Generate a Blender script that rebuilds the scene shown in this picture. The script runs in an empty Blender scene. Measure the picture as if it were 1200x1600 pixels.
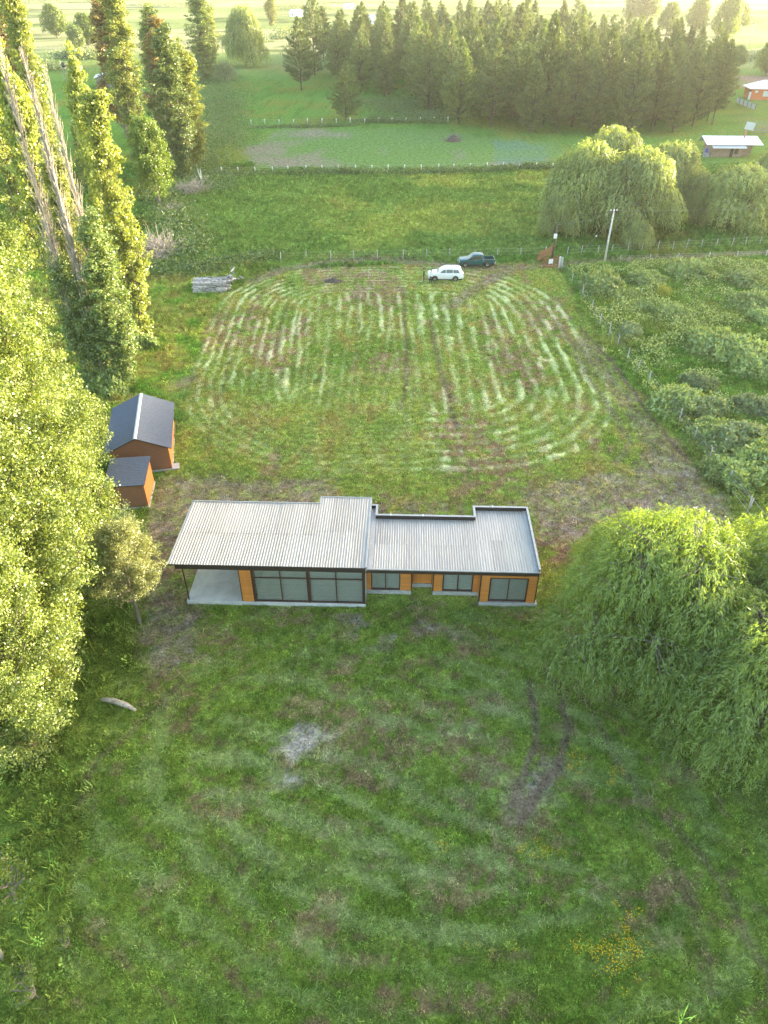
import bpy, bmesh, math, random
import numpy as np
from mathutils import Vector, Matrix, Euler

R_ = math.radians
C = bpy.context.scene.collection
SC = bpy.context.scene

# ------------------------------------------------------------------ camera, sky, sun, exposure
CAM_H, PITCH, FPX = 33.0, R_(37.0), 1130.0
cam_d = bpy.data.cameras.new("drone_camera")
cam = bpy.data.objects.new("drone_camera", cam_d)
C.objects.link(cam)
cam.location = (0, 0, CAM_H)
cam.rotation_euler = (R_(90) - PITCH, 0, 0)
cam_d.sensor_fit = 'VERTICAL'
cam_d.sensor_height = 36.0
cam_d.lens = FPX / 1600 * 36.0
cam_d.clip_start = 0.5
cam_d.clip_end = 12000
SC.camera = cam

SUN_EL, SUN_AZ = R_(6.0), R_(62.0)          # azimuth measured from +Y towards +X
w = bpy.data.worlds.new("World")
SC.world = w
w.use_nodes = True
nt = w.node_tree
nt.nodes.clear()
sky = nt.nodes.new("ShaderNodeTexSky")
sky.sky_type = 'NISHITA'
sky.sun_disc = False
sky.sun_elevation = SUN_EL
sky.sun_rotation = SUN_AZ
sky.altitude = 300
sky.air_density = 1.0
sky.dust_density = 3.0
sky.ozone_density = 1.0
bg = nt.nodes.new("ShaderNodeBackground")
bg.inputs[1].default_value = 0.15
wo = nt.nodes.new("ShaderNodeOutputWorld")
nt.links.new(sky.outputs[0], bg.inputs[0])
nt.links.new(bg.outputs[0], wo.inputs[0])

sun_d = bpy.data.lights.new("sun", 'SUN')
sun_d.energy = 2.9
sun_d.angle = R_(0.5)
sun_d.color = (1.0, 0.86, 0.60)
sun = bpy.data.objects.new("sun", sun_d)
C.objects.link(sun)
sdir = Vector((math.sin(SUN_AZ) * math.cos(SUN_EL), math.cos(SUN_AZ) * math.cos(SUN_EL), math.sin(SUN_EL)))
sun.rotation_euler = sdir.to_track_quat('Z', 'Y').to_euler()
sun.location = (60, 40, 60)

SC.view_settings.view_transform = 'Standard'
SC.view_settings.look = 'None'
SC.view_settings.gamma = 1.0
SC.view_settings.use_curve_mapping = False
SC.view_settings.exposure = 3.35
SC.render.engine = 'CYCLES'
SC.cycles.max_bounces = 6
SC.cycles.diffuse_bounces = 3
SC.cycles.transmission_bounces = 4
SC.cycles.volume_bounces = 1
SC.cycles.transparent_max_bounces = 6
SC.cycles.use_denoising = True
SC.cycles.denoiser = "OPENIMAGEDENOISE"
SC.cycles.denoising_input_passes = "RGB_ALBEDO_NORMAL"
SC.cycles.denoising_prefilter = "NONE"
SC.cycles.sample_clamp_indirect = 6.0

# ------------------------------------------------------------------ small helpers
cp_, sp_ = math.cos(PITCH), math.sin(PITCH)


def P(u, v, z=0.0):
    """ground (or height z) point that the drone sees at position u, v of the 1200 x 1600 photograph"""
    a = (u - 600) / FPX
    b = (800 - v) / FPX
    dz = -sp_ + b * cp_
    t = (z - CAM_H) / dz
    return (a * t, (cp_ + b * sp_) * t, z)


def px_poly(pts):
    return np.array([P(*q)[:2] for q in pts])


_h = lambda ix, iy, s: (((ix * 374761393 + iy * 668265263 + s * 2147483647 + 1013904223) & 0x7fffffff).astype(np.int64))


def _hash(ix, iy, s):
    n = (ix.astype(np.int64) * 374761393 + iy.astype(np.int64) * 668265263 + s * 974634777) & 0xffffffff
    n = ((n ^ (n >> 13)) * 1274126177) & 0xffffffff
    n = n ^ (n >> 16)
    return (n & 0xffff) / 65535.0


def vnoise(x, y, s=0):
    x = np.asarray(x, float)
    y = np.asarray(y, float)
    ix = np.floor(x)
    iy = np.floor(y)
    fx = x - ix
    fy = y - iy
    fx = fx * fx * (3 - 2 * fx)
    fy = fy * fy * (3 - 2 * fy)
    ix = ix.astype(np.int64)
    iy = iy.astype(np.int64)
    a = _hash(ix, iy, s); b = _hash(ix + 1, iy, s)
    c = _hash(ix, iy + 1, s); d = _hash(ix + 1, iy + 1, s)
    return (a * (1 - fx) + b * fx) * (1 - fy) + (c * (1 - fx) + d * fx) * fy


def fbm(x, y, s=0, o=4):
    t = 0
    amp = .5
    tot = 0
    for i in range(o):
        t = t + amp * vnoise(np.asarray(x) * 2 ** i, np.asarray(y) * 2 ** i, s + i * 7)
        tot += amp
        amp *= .55
    return t / tot


def sstep(a, b, x):
    t = np.clip((x - a) / (b - a), 0, 1)
    return t * t * (3 - 2 * t)


def dline(x, y, poly, closed=False):
    """distance from points to a polyline"""
    d = np.full(np.shape(x), 1e9)
    n = len(poly)
    for i in range(n if closed else n - 1):
        ax, ay = poly[i]
        bx, by = poly[(i + 1) % n]
        vx, vy = bx - ax, by - ay
        t = np.clip(((x - ax) * vx + (y - ay) * vy) / (vx * vx + vy * vy + 1e-12), 0, 1)
        d = np.minimum(d, np.hypot(x - ax - t * vx, y - ay - t * vy))
    return d


def sdpoly(x, y, poly):
    """signed distance, negative inside"""
    ins = np.zeros(np.shape(x), bool)
    n = len(poly)
    for i in range(n):
        x1, y1 = poly[i]
        x2, y2 = poly[(i + 1) % n]
        c = ((y1 > y) != (y2 > y))
        xi = (x2 - x1) * (y - y1) / ((y2 - y1) if abs(y2 - y1) > 1e-9 else 1e-9) + x1
        ins ^= c & (x < xi)
    d = dline(x, y, poly, True)
    return np.where(ins, -d, d)


def T(o, label, cat, group=None, kind=None):
    if label: o["label"] = label
    if cat: o["category"] = cat
    if group: o["group"] = group
    if kind: o["kind"] = kind
    return o


def empty(name, loc=(0, 0, 0), rz=0.0):
    o = bpy.data.objects.new(name, None)
    o.location = loc
    o.rotation_euler = (0, 0, rz)
    C.objects.link(o)
    return o


def link(name, me, parent=None, mat=None):
    o = bpy.data.objects.new(name, me)
    C.objects.link(o)
    if parent is not None: o.parent = parent
    if mat is not None and not me.materials: me.materials.append(mat)
    return o


def copy_tree(o, parent=None):
    c = o.copy()
    C.objects.link(c)
    c.parent = parent
    for ch in o.children:
        copy_tree(ch, c)
    return c


class MB:
    """collects boxes, prisms and tubes into one bmesh"""
    def __init__(self):
        self.bm = bmesh.new()

    def box(self, x0, x1, y0, y1, z0, z1, M=None, mi=0):
        v = [self.bm.verts.new((x, y, z)) for z in (z0, z1) for y in (y0, y1) for x in (x0, x1)]
        if M is not None:
            for q in v: q.co = M @ q.co
        for f in ((0, 2, 3, 1), (4, 5, 7, 6), (0, 1, 5, 4), (2, 6, 7, 3), (0, 4, 6, 2), (1, 3, 7, 5)):
            g = self.bm.faces.new([v[i] for i in f]); g.material_index = mi
        return self

    def poly(self, pts, mi=0):
        f = self.bm.faces.new([self.bm.verts.new(p) for p in pts]); f.material_index = mi
        return self

    def prism(self, prof, a, b, axis='y', mi=0):
        """profile of 2-D points extruded along an axis"""
        def mk(p, t):
            return {'y': (p[0], t, p[1]), 'x': (t, p[0], p[1]), 'z': (p[0], p[1], t)}[axis]
        A = [self.bm.verts.new(mk(p, a)) for p in prof]
        B = [self.bm.verts.new(mk(p, b)) for p in prof]
        n = len(prof)
        fs = [self.bm.faces.new(A), self.bm.faces.new(B[::-1])]
        for i in range(n):
            fs.append(self.bm.faces.new((A[i], B[i], B[(i + 1) % n], A[(i + 1) % n])))
        for f in fs: f.material_index = mi
        return self

    def tube(self, pts, r, n=6, mi=0, cap=True):
        pts = [Vector(p) for p in pts]
        rs = r if hasattr(r, '__len__') else [r] * len(pts)
        rings = []
        for i, p in enumerate(pts):
            t = (pts[min(i + 1, len(pts) - 1)] - pts[max(i - 1, 0)]).normalized()
            s = t.cross(Vector((0.31, 0.95, 0.05)))
            if s.length < .05: s = t.cross(Vector((1, 0, 0)))
            s.normalize(); u = t.cross(s)
            rings.append([self.bm.verts.new(p + (s * math.cos(k / n * 6.2832) + u * math.sin(k / n * 6.2832)) * rs[i]) for k in range(n)])
        for a, b in zip(rings, rings[1:]):
            for k in range(n):
                f = self.bm.faces.new((a[k], a[(k + 1) % n], b[(k + 1) % n], b[k])); f.material_index = mi; f.smooth = True
        if cap:
            for rg in (rings[0][::-1], rings[-1]):
                f = self.bm.faces.new(rg); f.material_index = mi
        return self

    def build(self, name, mat, parent=None, bevel=0, mats=None, smooth=False):
        bmesh.ops.recalc_face_normals(self.bm, faces=self.bm.faces)
        if bevel:
            bmesh.ops.bevel(self.bm, geom=list(self.bm.edges), offset=bevel, segments=1, affect='EDGES')
        me = bpy.data.meshes.new(name)
        self.bm.to_mesh(me); self.bm.free()
        for m in (mats or [mat]): me.materials.append(m)
        if smooth:
            for p in me.polygons: p.use_smooth = True
        return link(name, me, parent)


def np_mesh(name, V, F, mat, tone=None, smooth=False):
    """V (n,3), F (m,k) -> mesh, with an optional per-face 'tone' value"""
    V = np.ascontiguousarray(V, np.float32); F = np.ascontiguousarray(F, np.int32)
    me = bpy.data.meshes.new(name)
    me.vertices.add(len(V)); me.vertices.foreach_set("co", V.ravel())
    m, k = F.shape
    me.loops.add(m * k); me.loops.foreach_set("vertex_index", F.ravel())
    me.polygons.add(m)
    me.polygons.foreach_set("loop_start", np.arange(0, m * k, k, dtype=np.int32))
    me.polygons.foreach_set("loop_total", np.full(m, k, np.int32))
    if smooth: me.polygons.foreach_set("use_smooth", np.ones(m, bool))
    me.update(calc_edges=True)
    if tone is not None:
        a = me.attributes.new("tone", 'FLOAT', 'FACE')
        a.data.foreach_set("value", np.ascontiguousarray(tone, np.float32))
    me.materials.append(mat)
    return me


def unit(a):
    return a / (np.linalg.norm(a, axis=-1, keepdims=True) + 1e-9)


def leaf_mesh(name, Cn, D, Wd, L, Wt, mat, tone):
    """rhombic leaves: base Cn, long axis D, side axis Wd, length L, width Wt"""
    n = len(Cn)
    D = unit(D)
    Wd = unit(Wd - D * np.sum(Wd * D, -1, keepdims=True))
    L = np.broadcast_to(L, (n,))[:, None]; Wt = np.broadcast_to(Wt, (n,))[:, None]
    V = np.stack([Cn, Cn + D * L * .45 + Wd * Wt * .5, Cn + D * L, Cn + D * L * .45 - Wd * Wt * .5], 1).reshape(-1, 3)
    return np_mesh(name, V, np.arange(4 * n).reshape(n, 4), mat, tone)


def tubes_mesh(name, Pt, Rd, sides, mat):
    """many tubes at once: Pt (B,K,3), Rd (B,K)"""
    B, K, _ = Pt.shape
    t = np.empty_like(Pt)
    t[:, 1:-1] = Pt[:, 2:] - Pt[:, :-2]; t[:, 0] = Pt[:, 1] - Pt[:, 0]; t[:, -1] = Pt[:, -1] - Pt[:, -2]
    t = unit(t)
    s = unit(np.cross(t, np.array([.31, .93, .17]))); u = np.cross(t, s)
    an = np.arange(sides) / sides * 2 * np.pi
    V = Pt[:, :, None] + (s[:, :, None] * np.cos(an)[:, None] + u[:, :, None] * np.sin(an)[:, None]) * Rd[:, :, None, None]
    idx = np.arange(B * K * sides).reshape(B, K, sides)
    a = idx[:, :-1]; b = idx[:, 1:]
    F = np.stack([a, np.roll(a, -1, 2), np.roll(b, -1, 2), b], -1).reshape(-1, 4)
    return np_mesh(name, V.reshape(-1, 3), F, mat, smooth=True)


# ------------------------------------------------------------------ materials
def new_mat(name):
    m = bpy.data.materials.new(name)
    m.use_nodes = True
    n = m.node_tree
    n.nodes.clear()
    o = n.nodes.new("ShaderNodeOutputMaterial")
    return m, n, o


def solid(name, col, rough=.6, metal=0., noise=0., nscale=4., bump=0., bscale=20., spec=.5, stretch=None, col2=None, trans=0.):
    m, n, o = new_mat(name)
    b = n.nodes.new("ShaderNodeBsdfPrincipled")
    b.inputs['Roughness'].default_value = rough
    b.inputs['Metallic'].default_value = metal
    b.inputs['Specular IOR Level'].default_value = spec
    if trans: b.inputs['Transmission Weight'].default_value = trans
    n.links.new(b.outputs[0], o.inputs[0])
    tc = n.nodes.new("ShaderNodeTexCoord")
    mp = n.nodes.new("ShaderNodeMapping")
    n.links.new(tc.outputs['Object'], mp.inputs[0])
    if stretch: mp.inputs['Scale'].default_value = stretch
    if noise or col2:
        t = n.nodes.new("ShaderNodeTexNoise"); t.inputs['Scale'].default_value = nscale; t.inputs['Detail'].default_value = 6
        n.links.new(mp.outputs[0], t.inputs[0])
        r = n.nodes.new("ShaderNodeValToRGB")
        c2 = col2 or tuple(c * (1 - noise) for c in col)
        r.color_ramp.elements[0].color = (*c2, 1); r.color_ramp.elements[1].color = (*col, 1)
        r.color_ramp.elements[0].position = .35; r.color_ramp.elements[1].position = .65
        n.links.new(t.outputs[0], r.inputs[0])
        oi = n.nodes.new("ShaderNodeObjectInfo")
        mr = n.nodes.new("ShaderNodeMapRange"); mr.inputs[3].default_value = 1 - noise * .5; mr.inputs[4].default_value = 1 + noise * .3
        n.links.new(oi.outputs['Random'], mr.inputs[0])
        mx = n.nodes.new("ShaderNodeVectorMath"); mx.operation = 'SCALE'
        n.links.new(r.outputs[0], mx.inputs[0]); n.links.new(mr.outputs[0], mx.inputs['Scale'])
        n.links.new(mx.outputs[0], b.inputs['Base Color'])
    else:
        b.inputs['Base Color'].default_value = (*col, 1)
    if bump:
        t = n.nodes.new("ShaderNodeTexNoise"); t.inputs['Scale'].default_value = bscale; t.inputs['Detail'].default_value = 5
        n.links.new(mp.outputs[0], t.inputs[0])
        bp = n.nodes.new("ShaderNodeBump"); bp.inputs['Strength'].default_value = bump; bp.inputs['Distance'].default_value = .05
        n.links.new(t.outputs[0], bp.inputs['Height']); n.links.new(bp.outputs[0], b.inputs['Normal'])
    return m


def leaf_mat(name, dark, light, trans=.45, var=.25, rough=.45, gloss=.06):
    """leaves: each leaf has its own tone, light passes through"""
    m, n, o = new_mat(name)
    at = n.nodes.new("ShaderNodeAttribute"); at.attribute_name = "tone"
    r = n.nodes.new("ShaderNodeValToRGB")
    r.color_ramp.elements[0].color = (*dark, 1); r.color_ramp.elements[1].color = (*light, 1)
    n.links.new(at.outputs['Fac'], r.inputs[0])
    oi = n.nodes.new("ShaderNodeObjectInfo")
    hs = n.nodes.new("ShaderNodeHueSaturation")
    mr = n.nodes.new("ShaderNodeMapRange"); mr.inputs[3].default_value = 1 - var; mr.inputs[4].default_value = 1 + var
    n.links.new(oi.outputs['Random'], mr.inputs[0]); n.links.new(mr.outputs[0], hs.inputs['Value'])
    n.links.new(r.outputs[0], hs.inputs['Color'])
    d = n.nodes.new("ShaderNodeBsdfDiffuse"); t = n.nodes.new("ShaderNodeBsdfTranslucent"); g = n.nodes.new("ShaderNodeBsdfGlossy")
    g.inputs['Roughness'].default_value = rough
    n.links.new(hs.outputs[0], d.inputs[0])
    ml = n.nodes.new("ShaderNodeMix"); ml.data_type = 'RGBA'; ml.blend_type = 'MULTIPLY'; ml.inputs[0].default_value = 1
    ml.inputs[7].default_value = (1.2, 1.12, .5, 1)
    n.links.new(hs.outputs[0], ml.inputs[6]); n.links.new(ml.outputs[2], t.inputs[0])
    m1 = n.nodes.new("ShaderNodeMixShader"); m1.inputs[0].default_value = trans
    n.links.new(d.outputs[0], m1.inputs[1]); n.links.new(t.outputs[0], m1.inputs[2])
    m2 = n.nodes.new("ShaderNodeMixShader"); m2.inputs[0].default_value = gloss
    n.links.new(m1.outputs[0], m2.inputs[1]); n.links.new(g.outputs[0], m2.inputs[2])
    n.links.new(m2.outputs[0], o.inputs[0])
    return m


def attr_mat(name, instancer, trans=.3, bump=0.):
    """ground and grass: base colour from the 'col' attribute with fine grain"""
    m, n, o = new_mat(name)
    at = n.nodes.new("ShaderNodeAttribute"); at.attribute_name = "col"
    if instancer: at.attribute_type = 'INSTANCER'
    d = n.nodes.new("ShaderNodeBsdfDiffuse")
    src = at.outputs['Color']
    if bump:
        g = n.nodes.new("ShaderNodeNewGeometry")
        cr = []
        for sc, det, lo, hi in ((1.3, 8, .60, 1.4), (7., 8, .35, 1.65)):
            t = n.nodes.new("ShaderNodeTexNoise"); t.inputs['Scale'].default_value = sc; t.inputs['Detail'].default_value = det
            t.inputs['Roughness'].default_value = .65
            n.links.new(g.outputs['Position'], t.inputs[0])
            mr = n.nodes.new("ShaderNodeMapRange"); mr.inputs[1].default_value = .3; mr.inputs[2].default_value = .7
            mr.inputs[3].default_value = lo; mr.inputs[4].default_value = hi
            n.links.new(t.outputs[0], mr.inputs[0])
            v = n.nodes.new("ShaderNodeVectorMath"); v.operation = 'SCALE'
            n.links.new(src, v.inputs[0]); n.links.new(mr.outputs[0], v.inputs['Scale'])
            src = v.outputs[0]
            cr.append(t)
        bp = n.nodes.new("ShaderNodeBump"); bp.inputs['Strength'].default_value = bump; bp.inputs['Distance'].default_value = .12
        n.links.new(cr[1].outputs[0], bp.inputs['Height']); n.links.new(bp.outputs[0], d.inputs['Normal'])
    n.links.new(src, d.inputs[0])
    if trans:
        t = n.nodes.new("ShaderNodeBsdfTranslucent"); n.links.new(src, t.inputs[0])
        mm = n.nodes.new("ShaderNodeMixShader"); mm.inputs[0].default_value = trans
        n.links.new(d.outputs[0], mm.inputs[1]); n.links.new(t.outputs[0], mm.inputs[2])
        n.links.new(mm.outputs[0], o.inputs[0])
    else:
        n.links.new(d.outputs[0], o.inputs[0])
    return m


M = {}
M['ground'] = attr_mat("ground_turf", False, 0, bump=1.0)
M['blade'] = attr_mat("grass_blades", True, .35)
M['poplar_near'] = leaf_mat("poplar_leaves_near", (.035, .08, .010), (.38, .46, .12), .38, .08, gloss=.05)
M['poplar'] = leaf_mat("poplar_leaves", (.09, .15, .02), (.46, .50, .12), .45, .18)
M['poplar_dark'] = leaf_mat("poplar_dark_leaves", (.06, .12, .03), (.30, .37, .11), .35, .15)
M['poplar_brown'] = leaf_mat("poplar_brown_leaves", (.14, .11, .04), (.34, .26, .09), .4, .1)
M['silver'] = leaf_mat("pale_leaves", (.15, .18, .06), (.38, .40, .17), .4, .1)
M['willow'] = leaf_mat("willow_leaves", (.06, .13, .016), (.33, .45, .09), .5, .10)
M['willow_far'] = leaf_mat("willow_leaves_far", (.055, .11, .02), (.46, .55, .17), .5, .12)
M['thicket'] = leaf_mat("thicket_leaves", (.06, .13, .03), (.25, .36, .11), .35, .2)
M['pine'] = leaf_mat("pine_needles", (.026, .065, .018), (.25, .31, .10), .25, .25)
M['bramble'] = leaf_mat("bramble_leaves", (.07, .15, .028), (.48, .58, .21), .35, .2)
M['bramble_grey'] = leaf_mat("grey_bramble_leaves", (.08, .14, .04), (.40, .48, .24), .35, .15)
M['gold'] = leaf_mat("golden_bush_leaves", (.18, .22, .02), (.40, .44, .04), .4, .1)
M['round'] = leaf_mat("round_tree_leaves", (.07, .14, .015), (.24, .32, .04), .45, .1)
M['bark'] = solid("poplar_bark", (.22, .19, .15), .9, noise=.4, nscale=3, bump=.6, stretch=(2, 2, .4))
M['dead'] = solid("dead_bark", (.56, .48, .40), .9, noise=.45, nscale=2.5, bump=.6, stretch=(2, 2, .3))
M['pbark'] = solid("pine_bark", (.13, .10, .08), .9, noise=.4, nscale=3, bump=.5)
M['brush'] = solid("dry_branches", (.52, .44, .37), .9, noise=.4, nscale=3)

# ------------------------------------------------------------------ ground: zones drawn as outlines on the land
Z = {k: px_poly(v) for k, v in dict(
    yard=[(350, 462), (420, 425), (640, 412), (870, 412), (905, 480), (960, 570), (1060, 690), (1165, 830), (1160, 1000), (1300, 1600), (90, 1640),
          (110, 1400), (140, 1240), (185, 1120), (235, 940), (238, 800), (275, 700), (290, 620), (320, 520)],
    back_dirt=[(245, 745), (300, 742), (420, 752), (520, 752), (540, 790), (300, 800), (262, 880), (300, 950), (330, 1040), (240, 1050), (215, 990), (238, 860), (236, 790)],
    right_dirt=[(815, 770), (900, 745), (985, 735), (1010, 700), (1060, 715), (1110, 760), (1165, 820), (1130, 860), (1000, 870), (850, 840)],
    strip=[(895, 540), (915, 520), (960, 585), (1050, 690), (1075, 750), (1030, 740), (985, 660)],
    patch=[(426, 1146), (468, 1136), (508, 1152), (514, 1182), (484, 1196), (474, 1240), (434, 1236), (438, 1185)],
    rutpatch=[(800, 1215), (850, 1180), (872, 1190), (850, 1245), (815, 1290), (785, 1285)],
    plough=[(378, 232), (440, 201), (700, 205), (760, 215), (870, 222), (885, 245), (820, 262), (400, 264)],
    crop=[(775, 222), (850, 226), (862, 250), (800, 262), (770, 250)],
    house=[(293, 880), (836, 880), (836, 946), (293, 941)],
    long_l=[(-200, 1500), (-200, 1150), (60, 1190), (150, 1110), (200, 1080), (140, 1240), (115, 1400), (95, 1640), (-200, 1640)],
    farbrown=[(1150, 119), (1260, 119), (1260, 137), (1160, 136)],
    cutleft=[(288, 590), (300, 592), (310, 608), (280, 614), (268, 605)],
    rough=[(880, 415), (1300, 400), (1300, 900), (1160, 800), (1070, 700), (960, 560), (905, 480)],
    midfield=[(250, 285), (400, 272), (860, 268), (850, 400), (470, 415), (380, 420), (230, 420)],
).items()}
LN = {k: px_poly(v) for k, v in dict(
    rut1=[(850, 1040), (878, 1085), (886, 1140), (872, 1195), (840, 1235), (812, 1280)],
    rut2=[(828, 1062), (836, 1110), (838, 1160), (822, 1205), (798, 1260)],
    rut3=[(885, 1050), (930, 1120), (965, 1195), (1015, 1262), (1080, 1320), (1130, 1385), (1165, 1455), (1210, 1530)],
    rut4=[(1010, 1290), (1060, 1370), (1095, 1460), (1120, 1560)],
    rut5=[(120, 1260), (150, 1190), (230, 1120), (290, 1060)],
    road=[(1400, 388), (1200, 395), (1050, 403), (950, 408), (870, 414), (800, 420), (740, 452), (700, 480)],
    road2=[(800, 418), (740, 418), (680, 412), (600, 406), (520, 408), (440, 422), (395, 440)],
    path1=[(870, 500), (920, 590), (960, 650), (985, 690), (960, 725)],
    path2=[(905, 510), (960, 570), (1015, 650), (1075, 720)],
    v1=[(628, 450), (634, 520), (636, 590), (628, 640)],
    v2=[(672, 500), (684, 560), (700, 620), (712, 670)],
    v3=[(560, 460), (562, 520), (550, 580)],
    v4=[(452, 470), (430, 540), (428, 560)],
    v5=[(370, 520), (350, 600), (320, 700)],
    tr_far=[(1270, 215), (1200, 200), (1150, 172), (1100, 150)],
).items()}
DIRT = np.array([.225, .168, .125]); PALE = np.array([.36, .325, .29]); MUD = np.array([.165, .12, .085])
GREEN = np.array([.085, .160, .024]); LUSH = np.array([.095, .185, .036]); DARKG = np.array([.036, .085, .016])
YEL = np.array([.20, .235, .05]); HAY = np.array([.52, .55, .36]); HAYD = np.array([.32, .37, .16]); ORA = np.array([.28, .21, .08])


def blend(c, k, w_):
    return c + (k - c) * w_[:, None]


def height(x, y):
    """height of the land"""
    x = np.asarray(x, float); y = np.asarray(y, float)
    h = .05 * (fbm(x * .5, y * .5, 3, 3) - .5)
    r = sstep(112, 150, y) + sstep(45, 60, np.abs(x)); r = np.clip(r, 0, 1)
    h = h + r * .5 * (fbm(x * .12, y * .12, 9, 3) - .5)
    return h


def ridge(x, y):
    """unseen hill added beyond the right frame edge, shaped to shade the yard"""
    sx, sy = math.sin(SUN_AZ), math.cos(SUN_AZ)
    s = x * sx + y * sy; t = -x * sy + y * sx
    tt = (1 - sstep(190, 300, t)) * sstep(-800, -420, t)
    crest = 46.3 - 4.5 * sstep(58, 82, t) + 5 * (fbm(t * .02, t * 0, 21, 3) - .5) + 1.2 * (fbm(t * .3, t * 0, 22, 2) - .5)  # crest of the added hill, lowered where tree tops should stay sunlit
    prof = sstep(300, 410, s) * (1 - .7 * sstep(430, 800, s))
    return crest * prof * tt


def fields(x, y):
    """base colour and plant density of the land at x, y"""
    x = np.asarray(x, float); y = np.asarray(y, float)
    n = len(x)
    nA = fbm(x * .10, y * .10, 1, 5); nB = fbm(x * .45, y * .45, 2, 4); nC = fbm(x * 1.7, y * 1.7, 5, 4); nD = fbm(x * .03, y * .03, 8, 4)
    nE = fbm(x * 4.5, y * 4.5, 15, 2)
    wx = x + (nB - .5) * 1.6; wy = y + (fbm(x * .45, y * .45, 33, 4) - .5) * 1.6
    sd = {}
    near = (y < 380)
    for k in Z:
        p = Z[k]
        lo = p.min(0) - 12; hi = p.max(0) + 12
        m_ = (x > lo[0]) & (x < hi[0]) & (y > lo[1]) & (y < hi[1])
        d = np.full(n, 50.0)
        sc = 1.0 if p[:, 1].max() < 120 else 2.5
        if m_.any(): d[m_] = sdpoly(x[m_] + (wx - x)[m_] * sc, y[m_] + (wy - y)[m_] * sc, p)
        sd[k] = d
    ld = {}
    for k in LN:
        p = LN[k]; lo = p.min(0) - 5; hi = p.max(0) + 5
        m_ = (x > lo[0]) & (x < hi[0]) & (y > lo[1]) & (y < hi[1])
        d = np.full(n, 50.0)
        if m_.any(): d[m_] = dline(x[m_] + (wx - x)[m_] * .3, y[m_] + (wy - y)[m_] * .3, p)
        ld[k] = d
    # open country
    c = blend(np.tile(LUSH * 1.15, (n, 1)), YEL * .8, sstep(.45, .7, nA))
    c = blend(c, DARKG * 1.4, sstep(.5, .75, nB) * .5)
    c = blend(c, np.array([.135, .19, .036]) * (.7 + .6 * nB)[:, None], sstep(50, 44, y))
    far = sstep(300, 420, y + (nD - .5) * 60)
    bands = vnoise(x * .006 + 7, y * .018, 41)
    cf = blend(np.tile(np.array([.20, .25, .09]), (n, 1)), np.array([.34, .33, .17]), sstep(.4, .7, bands))
    cf = blend(cf, np.array([.06, .10, .035]), sstep(.62, .72, fbm(x * .02, y * .04, 43, 4)) * .9)
    c = blend(c, cf, far)
    tall = np.ones(n) * (y < 165) ; hay = np.zeros(n); short = np.zeros(n)
    # mid field beyond the road: lush green with yellow and rusty patches
    w_ = sstep(1, -2, sd['midfield'])
    cm = blend(np.tile(np.array([.125, .20, .045]), (n, 1)), YEL * 1.15, sstep(.40, .62, nA) * sstep(-22, 6, x) * .9)
    cm = blend(cm, ORA * 1.1, sstep(.5, .75, nB) * sstep(106, 101, y + (nA - .5) * 8) * .7)
    cm = blend(cm, ORA, sstep(.58, .8, nB) * sstep(.5, .6, nA) * .5) * 1.2
    c = blend(c, cm, w_)
    # rough ground on the right
    w_ = sstep(.6, -.6, sd['rough'])
    cr = blend(np.tile(GREEN * 1.35, (n, 1)), YEL, sstep(.42, .65, nA) * .7)
    cr = blend(cr, ORA * .9, sstep(.6, .8, nB) * .35)
    c = blend(c, cr, w_)
    # long grass left of the mown field
    w_ = sstep(2, -1, sd['yard'])
    lft = sstep(-17, -22, x) * sstep(52, 58, y) * sstep(108, 100, y)
    c = blend(c, blend(np.tile(GREEN * 1.7, (n, 1)), YEL * 1.5, sstep(.32, .55, nB)), lft * .8)
    c = blend(c, ORA, lft * sstep(.48, .66, nC * .5 + nB * .5) * .6)
    yard = sstep(.5, -.5, sd['yard'])
    # --- mown field behind the house: rounded loops of cut hay
    bx, by, hx, hy, rr = 1.0, 74.5, 20.5, 25.0, 15.0
    qx = np.abs(x - bx + (y - 74) * .03) - hx + rr; qy = np.abs(y - by) - hy + rr
    rb = np.hypot(np.maximum(qx, 0), np.maximum(qy, 0)) + np.minimum(np.maximum(qx, qy), 0) - rr
    inf = -rb
    straight = sstep(9.0, 10.5, inf)
    fieldm = sstep(-1.2, .3, inf) * yard
    per = 1.62
    xw = x + (nA - .5) * 1.4 + 1.6 * np.sin((y - 60) * .055) * np.sign(x - 1) - .012 * (y - 74) * x
    ph = np.where(straight > .5, xw + (nB - .5) * .10, inf + (nB - .5) * .12 + (nA - .5) * .7) / np.where(x > 3, per * .84, per * .64)
    tri = np.abs((ph % 1.0) - .5) * 2
    rag = fbm(x * 2.6, y * .45, 61, 4)
    # inside the loops the last swaths run straight up the field
    stripe = sstep(.42, .98, tri + (rag - .5) * 1.7 + (nC - .5) * .5)
    flat_ = (qy > qx) * sstep(.8, 3.0, inf) * (1 - straight) * sstep(-6, 0, np.abs(x - 8) * -1 + 8)
    strength = sstep(.30, .62, fbm(x * .07 + 3, y * .07, 55, 3) + .22 * sstep(8, 18, x) + .18 * sstep(70, 84, y) - .22 * sstep(66, 57, y) * sstep(4, 0, x) * sstep(-13, -9, x))
    hayf = stripe * (.42 + .58 * strength) * fieldm * (1 - .3 * (qy > qx) * sstep(.5, 3.5, inf) * (1 - straight)) * (.45 + .55 * sstep(.35, .6, fbm(x * .9, y * .12, 66, 3)))
    cy_ = blend(np.tile(np.array([.165, .24, .055]), (n, 1)), YEL * 1.05, sstep(.35, .65, nB * .6 + nC * .4) * .75)
    cy_ = blend(cy_, GREEN * 1.1, sstep(.5, .7, fbm(x * .15, y * .15, 71, 3)) * .6)
    cy_ = blend(cy_, ORA * .9, sstep(.56, .72, fbm(x * .8, y * .4, 72, 4)) * .45)
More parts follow.
